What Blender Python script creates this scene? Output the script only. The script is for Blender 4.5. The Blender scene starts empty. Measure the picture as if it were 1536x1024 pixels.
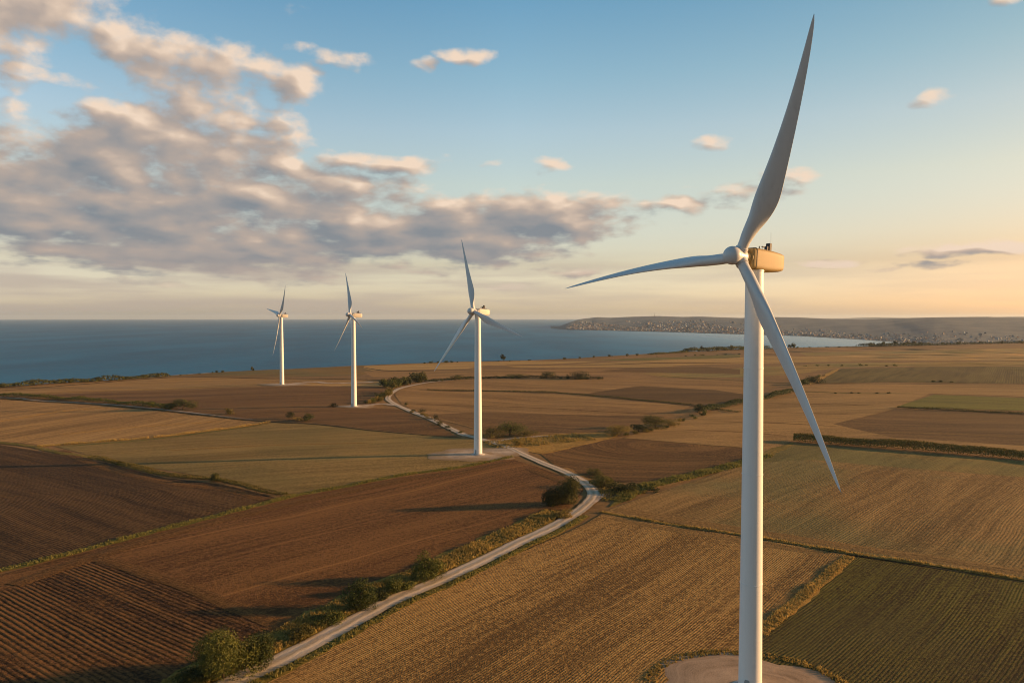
import bpy, bmesh, math, random
import numpy as np
from mathutils import Vector, Matrix
R = math.radians
scene = bpy.context.scene
col = scene.collection
# ------------------------------------------------------------------ camera
F = 1100.0; HOR = 475.5; CZ = 77.0
TH = math.atan((512 - HOR) / F)
cam_d = bpy.data.cameras.new("camera"); cam = bpy.data.objects.new("camera", cam_d); col.objects.link(cam)
cam_d.sensor_fit = 'HORIZONTAL'; cam_d.sensor_width = 36; cam_d.lens = 36 * F / 1536
cam_d.clip_start = 1; cam_d.clip_end = 200000
cam.location = (0, 0, CZ); cam.rotation_euler = (R(90) - TH, 0, 0)
scene.camera = cam
scene.view_settings.view_transform = 'Standard'; scene.view_settings.look = 'None'
scene.cycles.filter_width = 1.05
scene.view_settings.exposure = 1.0; scene.view_settings.gamma = 1
# ------------------------------------------------------------------ sun
SUN_AZ = 83.0; SUN_EL = 9.0          # azimuth clockwise from +Y (the view direction)
sd = Vector((math.sin(R(SUN_AZ)) * math.cos(R(SUN_EL)), math.cos(R(SUN_AZ)) * math.cos(R(SUN_EL)), math.sin(R(SUN_EL))))
sl = bpy.data.lights.new("sun", 'SUN'); sl.energy = 4.8; sl.angle = R(0.6); sl.color = (1.0, 0.56, 0.25)
so = bpy.data.objects.new("sun", sl); col.objects.link(so); so.rotation_euler = sd.to_track_quat('Z', 'Y').to_euler()
so.location = (0, 0, 400)
# ------------------------------------------------------------------ node helpers
def mth(nt, op, a, b=None, c=None, clamp=False):
    n = nt.nodes.new('ShaderNodeMath'); n.operation = op; n.use_clamp = clamp
    for i, v in enumerate((a, b, c)):
        if v is None: continue
        if isinstance(v, (int, float)): n.inputs[i].default_value = v
        else: nt.links.new(v, n.inputs[i])
    return n.outputs[0]
def vmt(nt, op, a, b=None, c=None, out=0):
    n = nt.nodes.new('ShaderNodeVectorMath'); n.operation = op
    for i, v in enumerate((a, b, c)):
        if v is None: continue
        if isinstance(v, (tuple, list)): n.inputs[i].default_value = v
        elif isinstance(v, (int, float)): n.inputs['Scale'].default_value = v
        else: nt.links.new(v, n.inputs[i])
    return n.outputs[out]
def mixc(nt, f, a, b, mode='MIX'):
    n = nt.nodes.new('ShaderNodeMix'); n.data_type = 'RGBA'; n.blend_type = mode
    for s, v in ((n.inputs[0], f), (n.inputs[6], a), (n.inputs[7], b)):
        if isinstance(v, (int, float)): s.default_value = v
        elif isinstance(v, (tuple, list)): s.default_value = (*v[:3], 1)
        else: nt.links.new(v, s)
    return n.outputs[2]
def ramp(nt, f, stops, interp='LINEAR'):
    n = nt.nodes.new('ShaderNodeValToRGB'); n.color_ramp.interpolation = interp
    e = n.color_ramp.elements
    while len(e) < len(stops): e.new(0.5)
    for k, (p, c) in enumerate(stops):
        e[k].position = p; e[k].color = (*c, 1) if len(c) == 3 else c
    nt.links.new(f, n.inputs[0]); return n.outputs[0]
def rng(nt, v, a, b, c=0., d=1., smooth=False):
    n = nt.nodes.new('ShaderNodeMapRange'); n.interpolation_type = 'SMOOTHSTEP' if smooth else 'LINEAR'
    for i, x in enumerate((a, b, c, d)): n.inputs[1 + i].default_value = x
    nt.links.new(v, n.inputs[0]); return n.outputs[0]
def noise(nt, vec, scale, detail=4, rough=.55, dist=0., color=False, flat=False):
    n = nt.nodes.new('ShaderNodeTexNoise'); n.noise_dimensions = '2D' if flat else '3D'; n.inputs['Scale'].default_value = scale
    n.inputs['Detail'].default_value = detail; n.inputs['Roughness'].default_value = rough; n.inputs['Distortion'].default_value = dist
    nt.links.new(vec, n.inputs['Vector']); return n.outputs[1 if color else 0]
# ------------------------------------------------------------------ world: sky and clouds
w = bpy.data.worlds.new("World"); scene.world = w; w.use_nodes = True
nt = w.node_tree; nt.nodes.clear()
out = nt.nodes.new('ShaderNodeOutputWorld'); bg = nt.nodes.new('ShaderNodeBackground')
SKY = 0.10
bg.inputs['Strength'].default_value = SKY
nt.links.new(bg.outputs[0], out.inputs[0])
sky = nt.nodes.new('ShaderNodeTexSky'); sky.sky_type = 'NISHITA'; sky.sun_disc = False
sky.sun_elevation = R(SUN_EL); sky.sun_rotation = R(SUN_AZ); sky.altitude = 80
sky.air_density = 1.0; sky.dust_density = 1.6; sky.ozone_density = 1.2
tc = nt.nodes.new('ShaderNodeTexCoord'); gen = tc.outputs['Generated']
sep = nt.nodes.new('ShaderNodeSeparateXYZ'); nt.links.new(gen, sep.inputs[0])
az = mth(nt, 'ARCTAN2', sep.outputs[0], sep.outputs[1]); el = mth(nt, 'ARCSINE', sep.outputs[2])
# grade of the clear sky: a blue zenith running down to a warm, dusty horizon
skyc = sky.outputs[0]
GR = ramp(nt, rng(nt, el, 0, 1.0), [(0, (1.9, 2.0, 2.9)), (.012, (1.9, 1.9, 2.6)), (.069, (1.40, 1.17, 1.20)), (.176, (1.62, 1.38, 1.20)), (.245, (1.50, 1.41, 1.32)), (.312, (1.18, 1.35, 1.32)), (.40, (.84, 1.22, 1.31)), (.7, (.6, 1.0, 1.15)), (1, (.6, .95, 1.1))])
skyc = mixc(nt, 1.0, skyc, GR, 'MULTIPLY')
GA = ramp(nt, rng(nt, az, -1.4, 1.4), [(0, (.9, .9, .9)), (.28, (.93, .92, .95)), (.5, (1, 1, 1)), (.715, (.69, .67, .64)), (.9, (.42, .42, .40)), (1, (.38, .38, .36))])
skyc = mixc(nt, 1.0, skyc, GA, 'MULTIPLY')
skyc = mixc(nt, mth(nt, 'MULTIPLY', rng(nt, az, .15, .7, 0, 1, True), rng(nt, el, .17, .03, 0, 1, True)), skyc, mixc(nt, 1.0, skyc, (.98, .86, .78), 'MULTIPLY'))
cmb = nt.nodes.new('ShaderNodeCombineXYZ'); nt.links.new(az, cmb.inputs[0]); nt.links.new(el, cmb.inputs[1])
P = cmb.outputs[0]
ELL = [(30,20,120,42),(170,68,82,34),(25,118,40,15),(95,130,55,10),(310,92,75,28),(375,112,90,28),(445,132,55,22),(300,145,75,28),
 (330,172,95,34),(225,185,95,20),(300,118,95,36),(455,80,34,8),(505,98,40,11),(702,90,26,8),(643,102,18,8),(15,212,70,40),(115,215,60,22),(60,262,80,34),
 (170,245,100,34),(300,232,120,36),(380,258,110,30),(250,292,170,45),(90,325,150,48),(450,303,130,34),(300,345,240,50),(520,352,190,38),
 (630,312,130,24),(660,352,160,32),(760,330,130,28),(880,314,130,24),(975,310,75,14),(820,352,90,16),(800,378,80,12),(680,384,90,14),(575,250,95,15),
 (700,246,36,9),(340,378,190,20),(20,372,60,8),(130,394,75,8),(1388,152,36,10),(1082,218,30,8),(822,247,20,8),(1000,287,60,6),
 (1100,292,60,14),(1170,270,45,12),(865,405,70,7),(1450,376,100,11),(1245,393,45,6),(1385,400,80,5),(1495,4,24,8),(790,430,40,7),(1085,310,25,6)]
def cloud_group():
    g = bpy.data.node_groups.new('cloud_density', 'ShaderNodeTree')
    g.interface.new_socket('P', in_out='INPUT', socket_type='NodeSocketVector')
    g.interface.new_socket('D', in_out='OUTPUT', socket_type='NodeSocketFloat')
    g.interface.new_socket('S', in_out='OUTPUT', socket_type='NodeSocketFloat')
    gi = g.nodes.new('NodeGroupInput'); go = g.nodes.new('NodeGroupOutput')
    p = gi.outputs[0]
    sp = g.nodes.new('ShaderNodeSeparateXYZ'); g.links.new(p, sp.inputs[0]); cp = g.nodes.new('ShaderNodeCombineXYZ'); g.links.new(sp.outputs[0], cp.inputs[0])
    g.links.new(mth(g, 'MULTIPLY', mth(g, 'SQRT', mth(g, 'MAXIMUM', sp.outputs[1], 0.001)), 1.75), cp.inputs[1]); pw = cp.outputs[0]   # layers flatten towards the horizon
    wv = vmt(g, 'MULTIPLY', p, (1, 1.9, 1))
    wn = noise(g, wv, 9, 3, .6, color=True, flat=True)
    off = vmt(g, 'MULTIPLY', vmt(g, 'SUBTRACT', wn, (.5, .5, .5)), (.075, .028, 0))
    q = vmt(g, 'ADD', p, off)
    acc = None
    for cx, cy, a, b in ELL:
        t = (cx - 768) / F; A = math.atan(t); E = math.atan((HOR - cy) / F * math.cos(A))
        sm_ = 1.45 if a * b < 1000 else 1.; ra = sm_ * a * 1.05 / F * math.cos(A) ** 2; rb = sm_ * b * 1.10 / F * math.cos(A)
        m = vmt(g, 'MULTIPLY_ADD', q, (1 / ra, 1 / rb, 0), (-A / ra, -E / rb, 0))
        d = vmt(g, 'DOT_PRODUCT', m, m, out=1)
        if a * b < 1000: d = mth(g, 'ADD', d, .56)
        elif a * b > 3300: d = mth(g, 'SUBTRACT', mth(g, 'MULTIPLY', d, .72), .38)
        acc = d if acc is None else mth(g, 'SMOOTH_MIN', acc, d, .25)
    M = mth(g, 'MAXIMUM', mth(g, 'SUBTRACT', 1.0, acc), -1.6)
    n1 = noise(g, pw, 9, 2, .5, 0., flat=True)
    nf = noise(g, pw, 30, 6, .58, 0., flat=True)
    vo = g.nodes.new('ShaderNodeTexVoronoi'); vo.feature = 'SMOOTH_F1'; vo.inputs['Scale'].default_value = 15; vo.inputs['Smoothness'].default_value = .7; vo.voronoi_dimensions = '2D'
    g.links.new(vmt(g, 'ADD', pw, vmt(g, 'MULTIPLY', vmt(g, 'SUBTRACT', noise(g, pw, 22, 2, .6, color=True, flat=True), (.5, .5, .5)), (.05, .045, 0))), vo.inputs['Vector'])
    puff = mth(g, 'MULTIPLY', mth(g, 'SUBTRACT', .42, vo.outputs['Distance']), .75)        # rounded heads
    base = mth(g, 'ADD', mth(g, 'MULTIPLY', M, .66), mth(g, 'MULTIPLY', mth(g, 'SUBTRACT', n1, .5), 2.0))
    D = mth(g, 'ADD', mth(g, 'ADD', base, puff), mth(g, 'ADD', mth(g, 'MULTIPLY', mth(g, 'SUBTRACT', nf, .5), 1.25), .10))
    S_ = mth(g, 'ADD', mth(g, 'ADD', base, mth(g, 'MULTIPLY', puff, 1.35)), mth(g, 'MULTIPLY', mth(g, 'SUBTRACT', nf, .5), .42))
    g.links.new(D, go.inputs[0]); g.links.new(S_, go.inputs[1]); return g
CG = cloud_group()
def dens(p):
    n = nt.nodes.new('ShaderNodeGroup'); n.node_tree = CG; nt.links.new(p, n.inputs[0]); return n.outputs
(D0, S0) = dens(P)[:2]; S1 = dens(vmt(nt, 'ADD', P, (.020, .012, 0)))[1]
alpha = rng(nt, D0, -.15, .78, 0, .97, True)
alpha = mth(nt, 'MULTIPLY', alpha, rng(nt, el, .015, .06, 0, 1, True))
edge = mth(nt, 'SUBTRACT', S0, S1)
light = mth(nt, 'ADD', mth(nt, 'MULTIPLY', edge, .66), .61)
light = mth(nt, 'SUBTRACT', light, mth(nt, 'MULTIPLY', mth(nt, 'MAXIMUM', D0, 0.), .22))
light = mth(nt, 'ADD', light, rng(nt, el, .07, .33, -.16, .25))
ccol = ramp(nt, light, [(0, (1.15, 1.27, 1.42)), (.3, (1.68, 1.58, 1.56)), (.6, (2.35, 1.92, 1.65)), (.85, (3.5, 2.7, 2.1)), (1, (4.5, 3.5, 2.7))])
skyc = mixc(nt, alpha, skyc, ccol)
# low stratus veil just above the sea
veil = noise(nt, vmt(nt, 'MULTIPLY', P, (2.2, 26, 1)), 1.6, 4, .5)
vm = mth(nt, 'MULTIPLY', rng(nt, veil, .38, .62, .1, .7, True), mth(nt, 'MULTIPLY', rng(nt, el, .0, .02, .6, 1), rng(nt, el, .05, .11, 1, 0, True)))
vm = mth(nt, 'MULTIPLY', vm, rng(nt, az, -.2, .5, 1, .3))
skyc = mixc(nt, vm, skyc, (2.25, 1.86, 1.62))
nt.links.new(skyc, bg.inputs['Color'])
try:
    w.cycles.sampling_method = 'MANUAL'; w.cycles.sample_map_resolution = 512
except Exception: pass

# ------------------------------------------------------------------ object helpers
def tag(o, label=None, cat=None, group=None, kind=None):
    if label: o['label'] = label
    if cat: o['category'] = cat
    if group: o['group'] = group
    if kind: o['kind'] = kind
    return o
def mesh(name, V, Fs, mat=None, smooth=True):
    me = bpy.data.meshes.new(name); me.from_pydata([tuple(v) for v in V], [], Fs); me.update()
    if smooth: me.polygons.foreach_set('use_smooth', [True] * len(me.polygons))
    if mat:
        for m in (mat if isinstance(mat, list) else [mat]): me.materials.append(m)
    return me
def link(name, me, parent=None, loc=(0, 0, 0)):
    o = bpy.data.objects.new(name, me); col.objects.link(o); o.location = loc
    if parent: o.parent = parent
    return o
def empty(name, loc):
    o = bpy.data.objects.new(name, None); col.objects.link(o); o.location = loc; o.empty_display_size = 1; return o
def quads_mesh(name, V, mats, mi=None, tri=False):
    """V: (n*k,3) numpy, k=4 or 3 verts per face"""
    k = 3 if tri else 4
    me = bpy.data.meshes.new(name); n = len(V) // k
    me.vertices.add(len(V)); me.vertices.foreach_set('co', np.asarray(V, dtype=np.float32).ravel())
    me.loops.add(len(V)); me.loops.foreach_set('vertex_index', np.arange(len(V), dtype=np.int32))
    me.polygons.add(n); me.polygons.foreach_set('loop_start', np.arange(0, len(V), k, dtype=np.int32))
    for m in mats: me.materials.append(m)
    if mi is not None: me.polygons.foreach_set('material_index', np.asarray(mi, dtype=np.int32))
    me.update(calc_edges=True); return me
# ------------------------------------------------------------------ terrain
CELL = 40.0
def Hs(x, y):
    d = math.hypot(x, y)
    a = min(1.0, d / 260.0)
    return a * (.75 * math.sin(x / 71 + 1.3) * math.cos(y / 83 + .4) + .55 * math.sin((x + y) / 47 + 2) * math.sin(y / 61 + 1) + .35 * math.sin((x - 1.6 * y) / 39))
_hc = {}
def Hn(i, j):
    k = (i, j)
    if k not in _hc: _hc[k] = Hs(i * CELL, j * CELL)
    return _hc[k]
def H(x, y):
    i = math.floor(x / CELL); j = math.floor(y / CELL); u = x / CELL - i; v = y / CELL - j
    # cells are split along the x+y diagonal
    if u + v <= 1: return Hn(i, j) * (1 - u - v) + Hn(i + 1, j) * u + Hn(i, j + 1) * v
    return Hn(i + 1, j + 1) * (u + v - 1) + Hn(i, j + 1) * (1 - u) + Hn(i + 1, j) * (1 - v)
CT, ST = math.cos(TH), math.sin(TH)
def ray(px, py):
    u = (px - 768) / F; ww = (512 - py) / F
    return Vector((u, CT + ww * ST, ww * CT - ST))
def G(px, py, z=None):
    """where the photograph's pixel lands on the ground (a survey of the place from the picture)"""
    r = ray(px, py)
    if z is not None:
        t = (z - CZ) / r.z; return Vector((r.x * t, r.y * t, z))
    t = -CZ / r.z
    for _ in range(12):
        h = H(r.x * t, r.y * t); t = t * .4 + .6 * (h - CZ) / r.z
    return Vector((r.x * t, r.y * t, H(r.x * t, r.y * t)))
# ------------------------------------------------------------------ materials
def new_mat(name):
    m = bpy.data.materials.new(name); m.use_nodes = True; t = m.node_tree
    return m, t, t.nodes['Principled BSDF']
def pos(t):
    return t.nodes.new('ShaderNodeNewGeometry').outputs['Position']
def bump(t, bs, h, dist, strength=1.0):
    b = t.nodes.new('ShaderNodeBump'); b.inputs['Distance'].default_value = dist; b.inputs['Strength'].default_value = strength
    t.links.new(h, b.inputs['Height']); t.links.new(b.outputs[0], bs.inputs['Normal'])
def field_mat(name, dark, light, p0=None, p1=None, spacing=1.8, contrast=.5, patch=None, patch_amt=.5, hgt=.12, bend=6., tram=0., ring=None, seed=0.):
    m, t, bs = new_mat(name)
    if spacing != 2.0: spacing *= .52
    P_ = pos(t)
    if p0 is not None:
        a = G(*p0); b = G(*p1); ang = math.atan2(b.y - a.y, b.x - a.x)
    else: ang = 0
    sp_ = t.nodes.new('ShaderNodeSeparateXYZ'); t.links.new(P_, sp_.inputs[0])
    if ring:
        c = G(*ring[:2]); dx = mth(t, 'SUBTRACT', sp_.outputs[0], c.x); dy = mth(t, 'MULTIPLY', mth(t, 'SUBTRACT', sp_.outputs[1], c.y), ring[2])
        across = mth(t, 'SQRT', mth(t, 'ADD', mth(t, 'MULTIPLY', dx, dx), mth(t, 'MULTIPLY', dy, dy)))
        along = sp_.outputs[0]
    else:
        across = mth(t, 'ADD', mth(t, 'MULTIPLY', sp_.outputs[0], -math.sin(ang)), mth(t, 'MULTIPLY', sp_.outputs[1], math.cos(ang)))
        along = mth(t, 'ADD', mth(t, 'MULTIPLY', sp_.outputs[0], math.cos(ang)), mth(t, 'MULTIPLY', sp_.outputs[1], math.sin(ang)))
    big = noise(t, P_, .012, 2, .5)
    cb0 = t.nodes.new('ShaderNodeCombineXYZ'); t.links.new(mth(t, 'MULTIPLY', across, .22), cb0.inputs[0]); t.links.new(mth(t, 'MULTIPLY', along, .035), cb0.inputs[1]); cb0.inputs[2].default_value = seed + 3
    big2 = noise(t, vmt(t, 'ADD', vmt(t, 'MULTIPLY', P_, (1, 1, 0)), (seed * 13 + 5, seed * 29, 0)), .03, 3, .6)
    sm = noise(t, cb0.outputs[0], 1.0, 3, .55)
    ac = mth(t, 'ADD', across, mth(t, 'ADD', mth(t, 'MULTIPLY', mth(t, 'SUBTRACT', big, .5), bend * 2), mth(t, 'MULTIPLY', mth(t, 'SUBTRACT', sm, .5), spacing * .8)))
    s = mth(t, 'POWER', mth(t, 'ADD', mth(t, 'MULTIPLY', mth(t, 'SINE', mth(t, 'MULTIPLY', ac, 2 * math.pi / spacing)), .499), .5), .6)
    # every few rows one is stronger: passes of the plough / drill
    cb = t.nodes.new('ShaderNodeCombineXYZ'); t.links.new(mth(t, 'MULTIPLY', ac, 1 / (spacing * 2.2)), cb.inputs[0]); t.links.new(mth(t, 'MULTIPLY', along, .012), cb.inputs[1]); cb.inputs[2].default_value = seed
    streak = noise(t, cb.outputs[0], 1.0, 5, .62)
    cb2 = t.nodes.new('ShaderNodeCombineXYZ'); t.links.new(mth(t, 'MULTIPLY', ac, .045), cb2.inputs[0]); t.links.new(mth(t, 'MULTIPLY', along, .004), cb2.inputs[1]); cb2.inputs[2].default_value = seed + 7
    wide = noise(t, cb2.outputs[0], 1.0, 4, .6)
    clod = noise(t, P_, .9, 3, 1.0)
    v = mth(t, 'ADD', mth(t, 'MULTIPLY', mth(t, 'MULTIPLY', mth(t, 'SUBTRACT', s, .5), mth(t, 'MULTIPLY', rng(t, streak, .3, .65, .1, 1.1), rng(t, big2, .36, .62, .25, 1.25))), contrast), .5)
    v = mth(t, 'ADD', v, mth(t, 'MULTIPLY', mth(t, 'SUBTRACT', streak, .5), 1.9))
    v = mth(t, 'ADD', v, mth(t, 'MULTIPLY', mth(t, 'SUBTRACT', wide, .5), 2.4))
    v = mth(t, 'ADD', v, mth(t, 'MULTIPLY', mth(t, 'SUBTRACT', clod, .5), 4.6))
    k_ = (.92, .83, .50); dark = tuple(x * y for x, y in zip(dark, k_)); light = tuple(x * y for x, y in zip(light, k_))
    c = mixc(t, mth(t, 'MAXIMUM', mth(t, 'MINIMUM', v, 1.5), -.25), dark, light)
    if tram:
        f = mth(t, 'FRACT', mth(t, 'DIVIDE', ac, tram)); f = mth(t, 'ABSOLUTE', mth(t, 'SUBTRACT', f, .5))
        line = rng(t, f, .0, .035, .75, 0, True)
        line = mth(t, 'MULTIPLY', line, rng(t, wide, .42, .6))
        c = mixc(t, line, c, tuple(min(1, x * 1.45) for x in light))
    if patch:
        pn = noise(t, vmt(t, 'ADD', vmt(t, 'MULTIPLY', P_, (1, 1, 0)), (seed * 91, seed * 37, 0)), .009, 4, .6)
        c = mixc(t, rng(t, pn, .42, .62, 0, patch_amt, True), c, mixc(t, v, tuple(x * .6 for x in patch), patch))
    t.links.new(c, bs.inputs['Base Color'])
    bs.inputs['Roughness'].default_value = 1.0; bs.inputs['Specular IOR Level'].default_value = .12
    h = mth(t, 'ADD', mth(t, 'MULTIPLY', mth(t, 'MULTIPLY', s, mth(t, 'MULTIPLY', mth(t, 'ADD', streak, wide), rng(t, big2, .36, .62, .3, 1.2))), contrast), mth(t, 'ADD', mth(t, 'MULTIPLY', clod, 1.5), mth(t, 'MULTIPLY', streak, .8)))
    bump(t, bs, h, hgt)
    return m
def plain_ground(name, stops, scale, hgt=.1, detail=5):
    m, t, bs = new_mat(name); P_ = pos(t)
    a = noise(t, P_, scale, detail, .65); b = noise(t, P_, scale * .06, 3, .5)
    v = mth(t, 'ADD', mth(t, 'MULTIPLY', a, .6), mth(t, 'MULTIPLY', b, .4))
    t.links.new(ramp(t, v, [(p_, (c_[0] * 1.1, c_[1] * .97, c_[2] * .68)) for p_, c_ in stops]), bs.inputs['Base Color']); bs.inputs['Roughness'].default_value = 1; bs.inputs['Specular IOR Level'].default_value = .1
    bump(t, bs, a, hgt); return m
M_land = plain_ground('dry_land', [(.35, (.13, .085, .045)), (.5, (.19, .12, .06)), (.65, (.27, .17, .08))], .25)
M_verge = plain_ground('verge_grass', [(.35, (.07, .065, .018)), (.5, (.14, .115, .03)), (.62, (.27, .18, .055))], .6, .25)
M_green = plain_ground('green_margin', [(.35, (.06, .065, .018)), (.5, (.10, .10, .028)), (.65, (.18, .15, .05))], .6, .2)
M_gold = plain_ground('dry_grass', [(.35, (.17, .105, .03)), (.5, (.30, .19, .06)), (.65, (.42, .27, .09))], .5, .25)
M_ditch = plain_ground('ditch_soil', [(.35, (.018, .015, .010)), (.65, (.045, .035, .018))], .5, .1)
def gravel_mat(name, base, tint, rim=None):
    m, t, bs = new_mat(name); P_ = pos(t)
    a = noise(t, P_, 2.2, 6, .75); b = noise(t, P_, .12, 4, .6)
    c = ramp(t, mth(t, 'ADD', mth(t, 'MULTIPLY', a, .45), mth(t, 'MULTIPLY', b, .55)), [(.34, tuple(x * .55 for x in tint)), (.5, tint), (.64, base)])
    if name == 'crushed_stone':       # curved wheel marks round the foot of the tower
        sx = t.nodes.new('ShaderNodeSeparateXYZ'); t.links.new(t.nodes.new('ShaderNodeUVMap').outputs[0], sx.inputs[0]); cb = t.nodes.new('ShaderNodeCombineXYZ'); t.links.new(mth(t, 'MULTIPLY', sx.outputs[0], 11), cb.inputs[0])
        wm = noise(t, cb.outputs[0], 1, 4, .7); c = mixc(t, rng(t, wm, .42, .6, 0, .6), c, base); c = mixc(t, rng(t, a, .55, .7, 0, .5), c, tuple(x * .45 for x in tint))
    if rim:
        sx = t.nodes.new('ShaderNodeSeparateXYZ'); t.links.new(t.nodes.new('ShaderNodeUVMap').outputs[0], sx.inputs[0])
        q = mth(t, 'ADD', sx.outputs[0], mth(t, 'MULTIPLY', mth(t, 'SUBTRACT', b, .5), 1.6)); c = mixc(t, rng(t, q, .45, .9, 0, 1, True), c, rim)
    t.links.new(c, bs.inputs['Base Color']); bs.inputs['Roughness'].default_value = .95; bs.inputs['Specular IOR Level'].default_value = .15
    bump(t, bs, a, .06); return m
M_pad = gravel_mat('gravel_pad', (.58, .47, .36), (.36, .28, .20))
def road_mat():
    m, t, bs = new_mat('gravel_track'); P_ = pos(t)
    uv = t.nodes.new('ShaderNodeUVMap').outputs[0]; s = t.nodes.new('ShaderNodeSeparateXYZ'); t.links.new(uv, s.inputs[0])
    n0 = noise(t, P_, .25, 3, .6); n1 = noise(t, P_, 2.5, 5, .7)
    u = mth(t, 'ADD', s.outputs[0], mth(t, 'MULTIPLY', mth(t, 'SUBTRACT', n0, .5), .22))
    a = mth(t, 'ABSOLUTE', mth(t, 'SUBTRACT', u, .5))            # 0 centre, .5 edge
    rut = mth(t, 'SUBTRACT', 1., mth(t, 'MULTIPLY', mth(t, 'ABSOLUTE', mth(t, 'SUBTRACT', a, .24)), 6.), clamp=True)
    v = mth(t, 'ADD', mth(t, 'MULTIPLY', rut, .35), mth(t, 'MULTIPLY', n1, .75))
    c = ramp(t, v, [(.15, (.30, .235, .16)), (.5, (.46, .37, .265)), (.9, (.60, .49, .36))])
    edge = mth(t, 'ADD', a, mth(t, 'MULTIPLY', mth(t, 'SUBTRACT', n1, .5), .25))
    c = mixc(t, rng(t, edge, .43, .53, 0, .8, True), c, (.17, .12, .04))
    cen = mth(t, 'SUBTRACT', 1., mth(t, 'MULTIPLY', a, 11.), clamp=True)
    c = mixc(t, mth(t, 'MULTIPLY', cen, rng(t, n0, .4, .6, .05, .45)), c, (.17, .15, .06))
    t.links.new(c, bs.inputs['Base Color']); bs.inputs['Roughness'].default_value = .95; bs.inputs['Specular IOR Level'].default_value = .15
    bump(t, bs, mth(t, 'SUBTRACT', n1, mth(t, 'MULTIPLY', rut, .8)), .10); return m
M_road = road_mat()
# ------------------------------------------------------------------ ground sheets
def cut_grid(bm, box, cell):
    x0, x1, y0, y1 = box
    def cut(co, no):
        bmesh.ops.bisect_plane(bm, geom=bm.verts[:] + bm.edges[:] + bm.faces[:], plane_co=co, plane_no=no, dist=1e-4)
    for i in range(math.ceil(x0 / cell), math.floor(x1 / cell) + 1): cut((i * cell, 0, 0), (1, 0, 0))
    for j in range(math.ceil(y0 / cell), math.floor(y1 / cell) + 1): cut((0, j * cell, 0), (0, 1, 0))
    s = math.ceil((x0 + y0) / cell)
    for k in range(s, math.floor((x1 + y1) / cell) + 1): cut((k * cell / 2, k * cell / 2, 0), (.7071, .7071, 0))
LAYER = [0.0]
def sheet(name, pts, mat, label=None, world=False):
    LAYER[0] += .008
    off = LAYER[0]
    W = pts if world else [tuple(G(*p)[:2]) for p in pts]
    bm = bmesh.new()
    f = bm.faces.new([bm.verts.new((x, y, 0)) for x, y in W])
    if f.normal.z < 0 or (f.normal_update() or f.normal.z < 0): f.normal_flip()
    bmesh.ops.triangulate(bm, faces=[f], ngon_method='EAR_CLIP')
    xs = [p[0] for p in W]; ys = [p[1] for p in W]
    cut_grid(bm, (min(xs), max(xs), min(ys), max(ys)), CELL)
    for v in bm.verts: v.co.z = H(v.co.x, v.co.y) + off
    bmesh.ops.recalc_face_normals(bm, faces=bm.faces)
    if sum(f.normal.z for f in bm.faces) < 0: bmesh.ops.reverse_faces(bm, faces=bm.faces)
    me = bpy.data.meshes.new(name); bm.to_mesh(me); bm.free(); me.materials.append(mat)
    me.polygons.foreach_set('use_smooth', [True] * len(me.polygons))
    o = link(name, me); tag(o, label, None, None, 'structure'); return o
def smooth_line(W, step):
    """Catmull-Rom through world xy points"""
    W = [Vector((p[0], p[1])) for p in W]; Q = [W[0] * 2 - W[1]] + W + [W[-1] * 2 - W[-2]]
    out_ = []
    for i in range(1, len(Q) - 2):
        a, b, c, d = Q[i - 1], Q[i], Q[i + 1], Q[i + 2]; n = max(1, int((c - b).length / step))
        for k in range(n):
            t = k / n
            out_.append(.5 * ((2 * b) + (c - a) * t + (2 * a - 5 * b + 4 * c - d) * t * t + (3 * b - a - 3 * c + d) * t ** 3))
    out_.append(W[-1]); return out_
def line(pts, step=4.):
    if isinstance(pts[0], Vector): return smooth_line([(p.x, p.y) for p in pts], step)     # already surveyed
    return smooth_line([G(*p)[:2] for p in pts], step)
def beside(L, d):
    out_ = []
    for i in range(len(L)):
        t_ = (L[min(i + 1, len(L) - 1)] - L[max(i - 1, 0)]).normalized(); out_.append(L[i] + Vector((-t_.y, t_.x)) * d)
    return out_
def ribbon(name, pts, width, mat, off=.34, step=4., jag=.12, seed=1, label=None, taper=False, kind='structure'):
    L = line(pts, step); rr = random.Random(seed); V = []; Fs = []; uv = []
    n = len(L); dist = 0
    for i, p in enumerate(L):
        tdir = (L[min(i + 1, n - 1)] - L[max(i - 1, 0)]).normalized(); nn = Vector((-tdir.y, tdir.x))
        if i: dist += (L[i] - L[i - 1]).length
        w_ = width(i / n) if callable(width) else width
        if taper: w_ *= min(1, .15 + 6 * min(i, n - 1 - i) / n)
        for k in range(5):
            s = (k / 4 - .5) * w_
            if k in (0, 4): s *= 1 + rr.uniform(-jag, jag)
            q = p + nn * s; V.append((q.x, q.y, H(q.x, q.y) + off - (.10 if k in (0, 4) else 0))); uv.append((k / 4, dist))
    for i in range(n - 1):
        for k in range(4):
            a = i * 5 + k; Fs.append((a, a + 5, a + 6, a + 1))
    me = mesh(name, V, Fs, mat)
    if me.polygons[0].normal.z < 0: me.flip_normals()
    ul = me.uv_layers.new(name='UVMap')
    vi = np.zeros(len(me.loops), dtype=np.int32); me.loops.foreach_get('vertex_index', vi)
    ul.data.foreach_set('uv', np.array(uv, dtype=np.float32)[vi].ravel())
    o = link(name, me); return tag(o, label, None, None, kind)

COAST = [(-1300,650),(-700,612),(-300,593),(0,580),(50,577),(100,573),(180,569),(240,564),(330,558),(430,553.5),(540,548),(640,544),(700,542),(800,540),
 (870,537),(930,533),(1010,528),(1060,526),(1110,523.5),(1200,521),(1300,519),(1380,517.5),(1460,515.5),(1536,513.5),(1800,511),(2300,508)]
cw = [tuple(G(*p)[:2]) for p in COAST]
land = [(cw[0][0], -400)] + cw + [(cw[-1][0], -400)]
land_o = sheet('ground', land, M_land, world=True)
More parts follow.
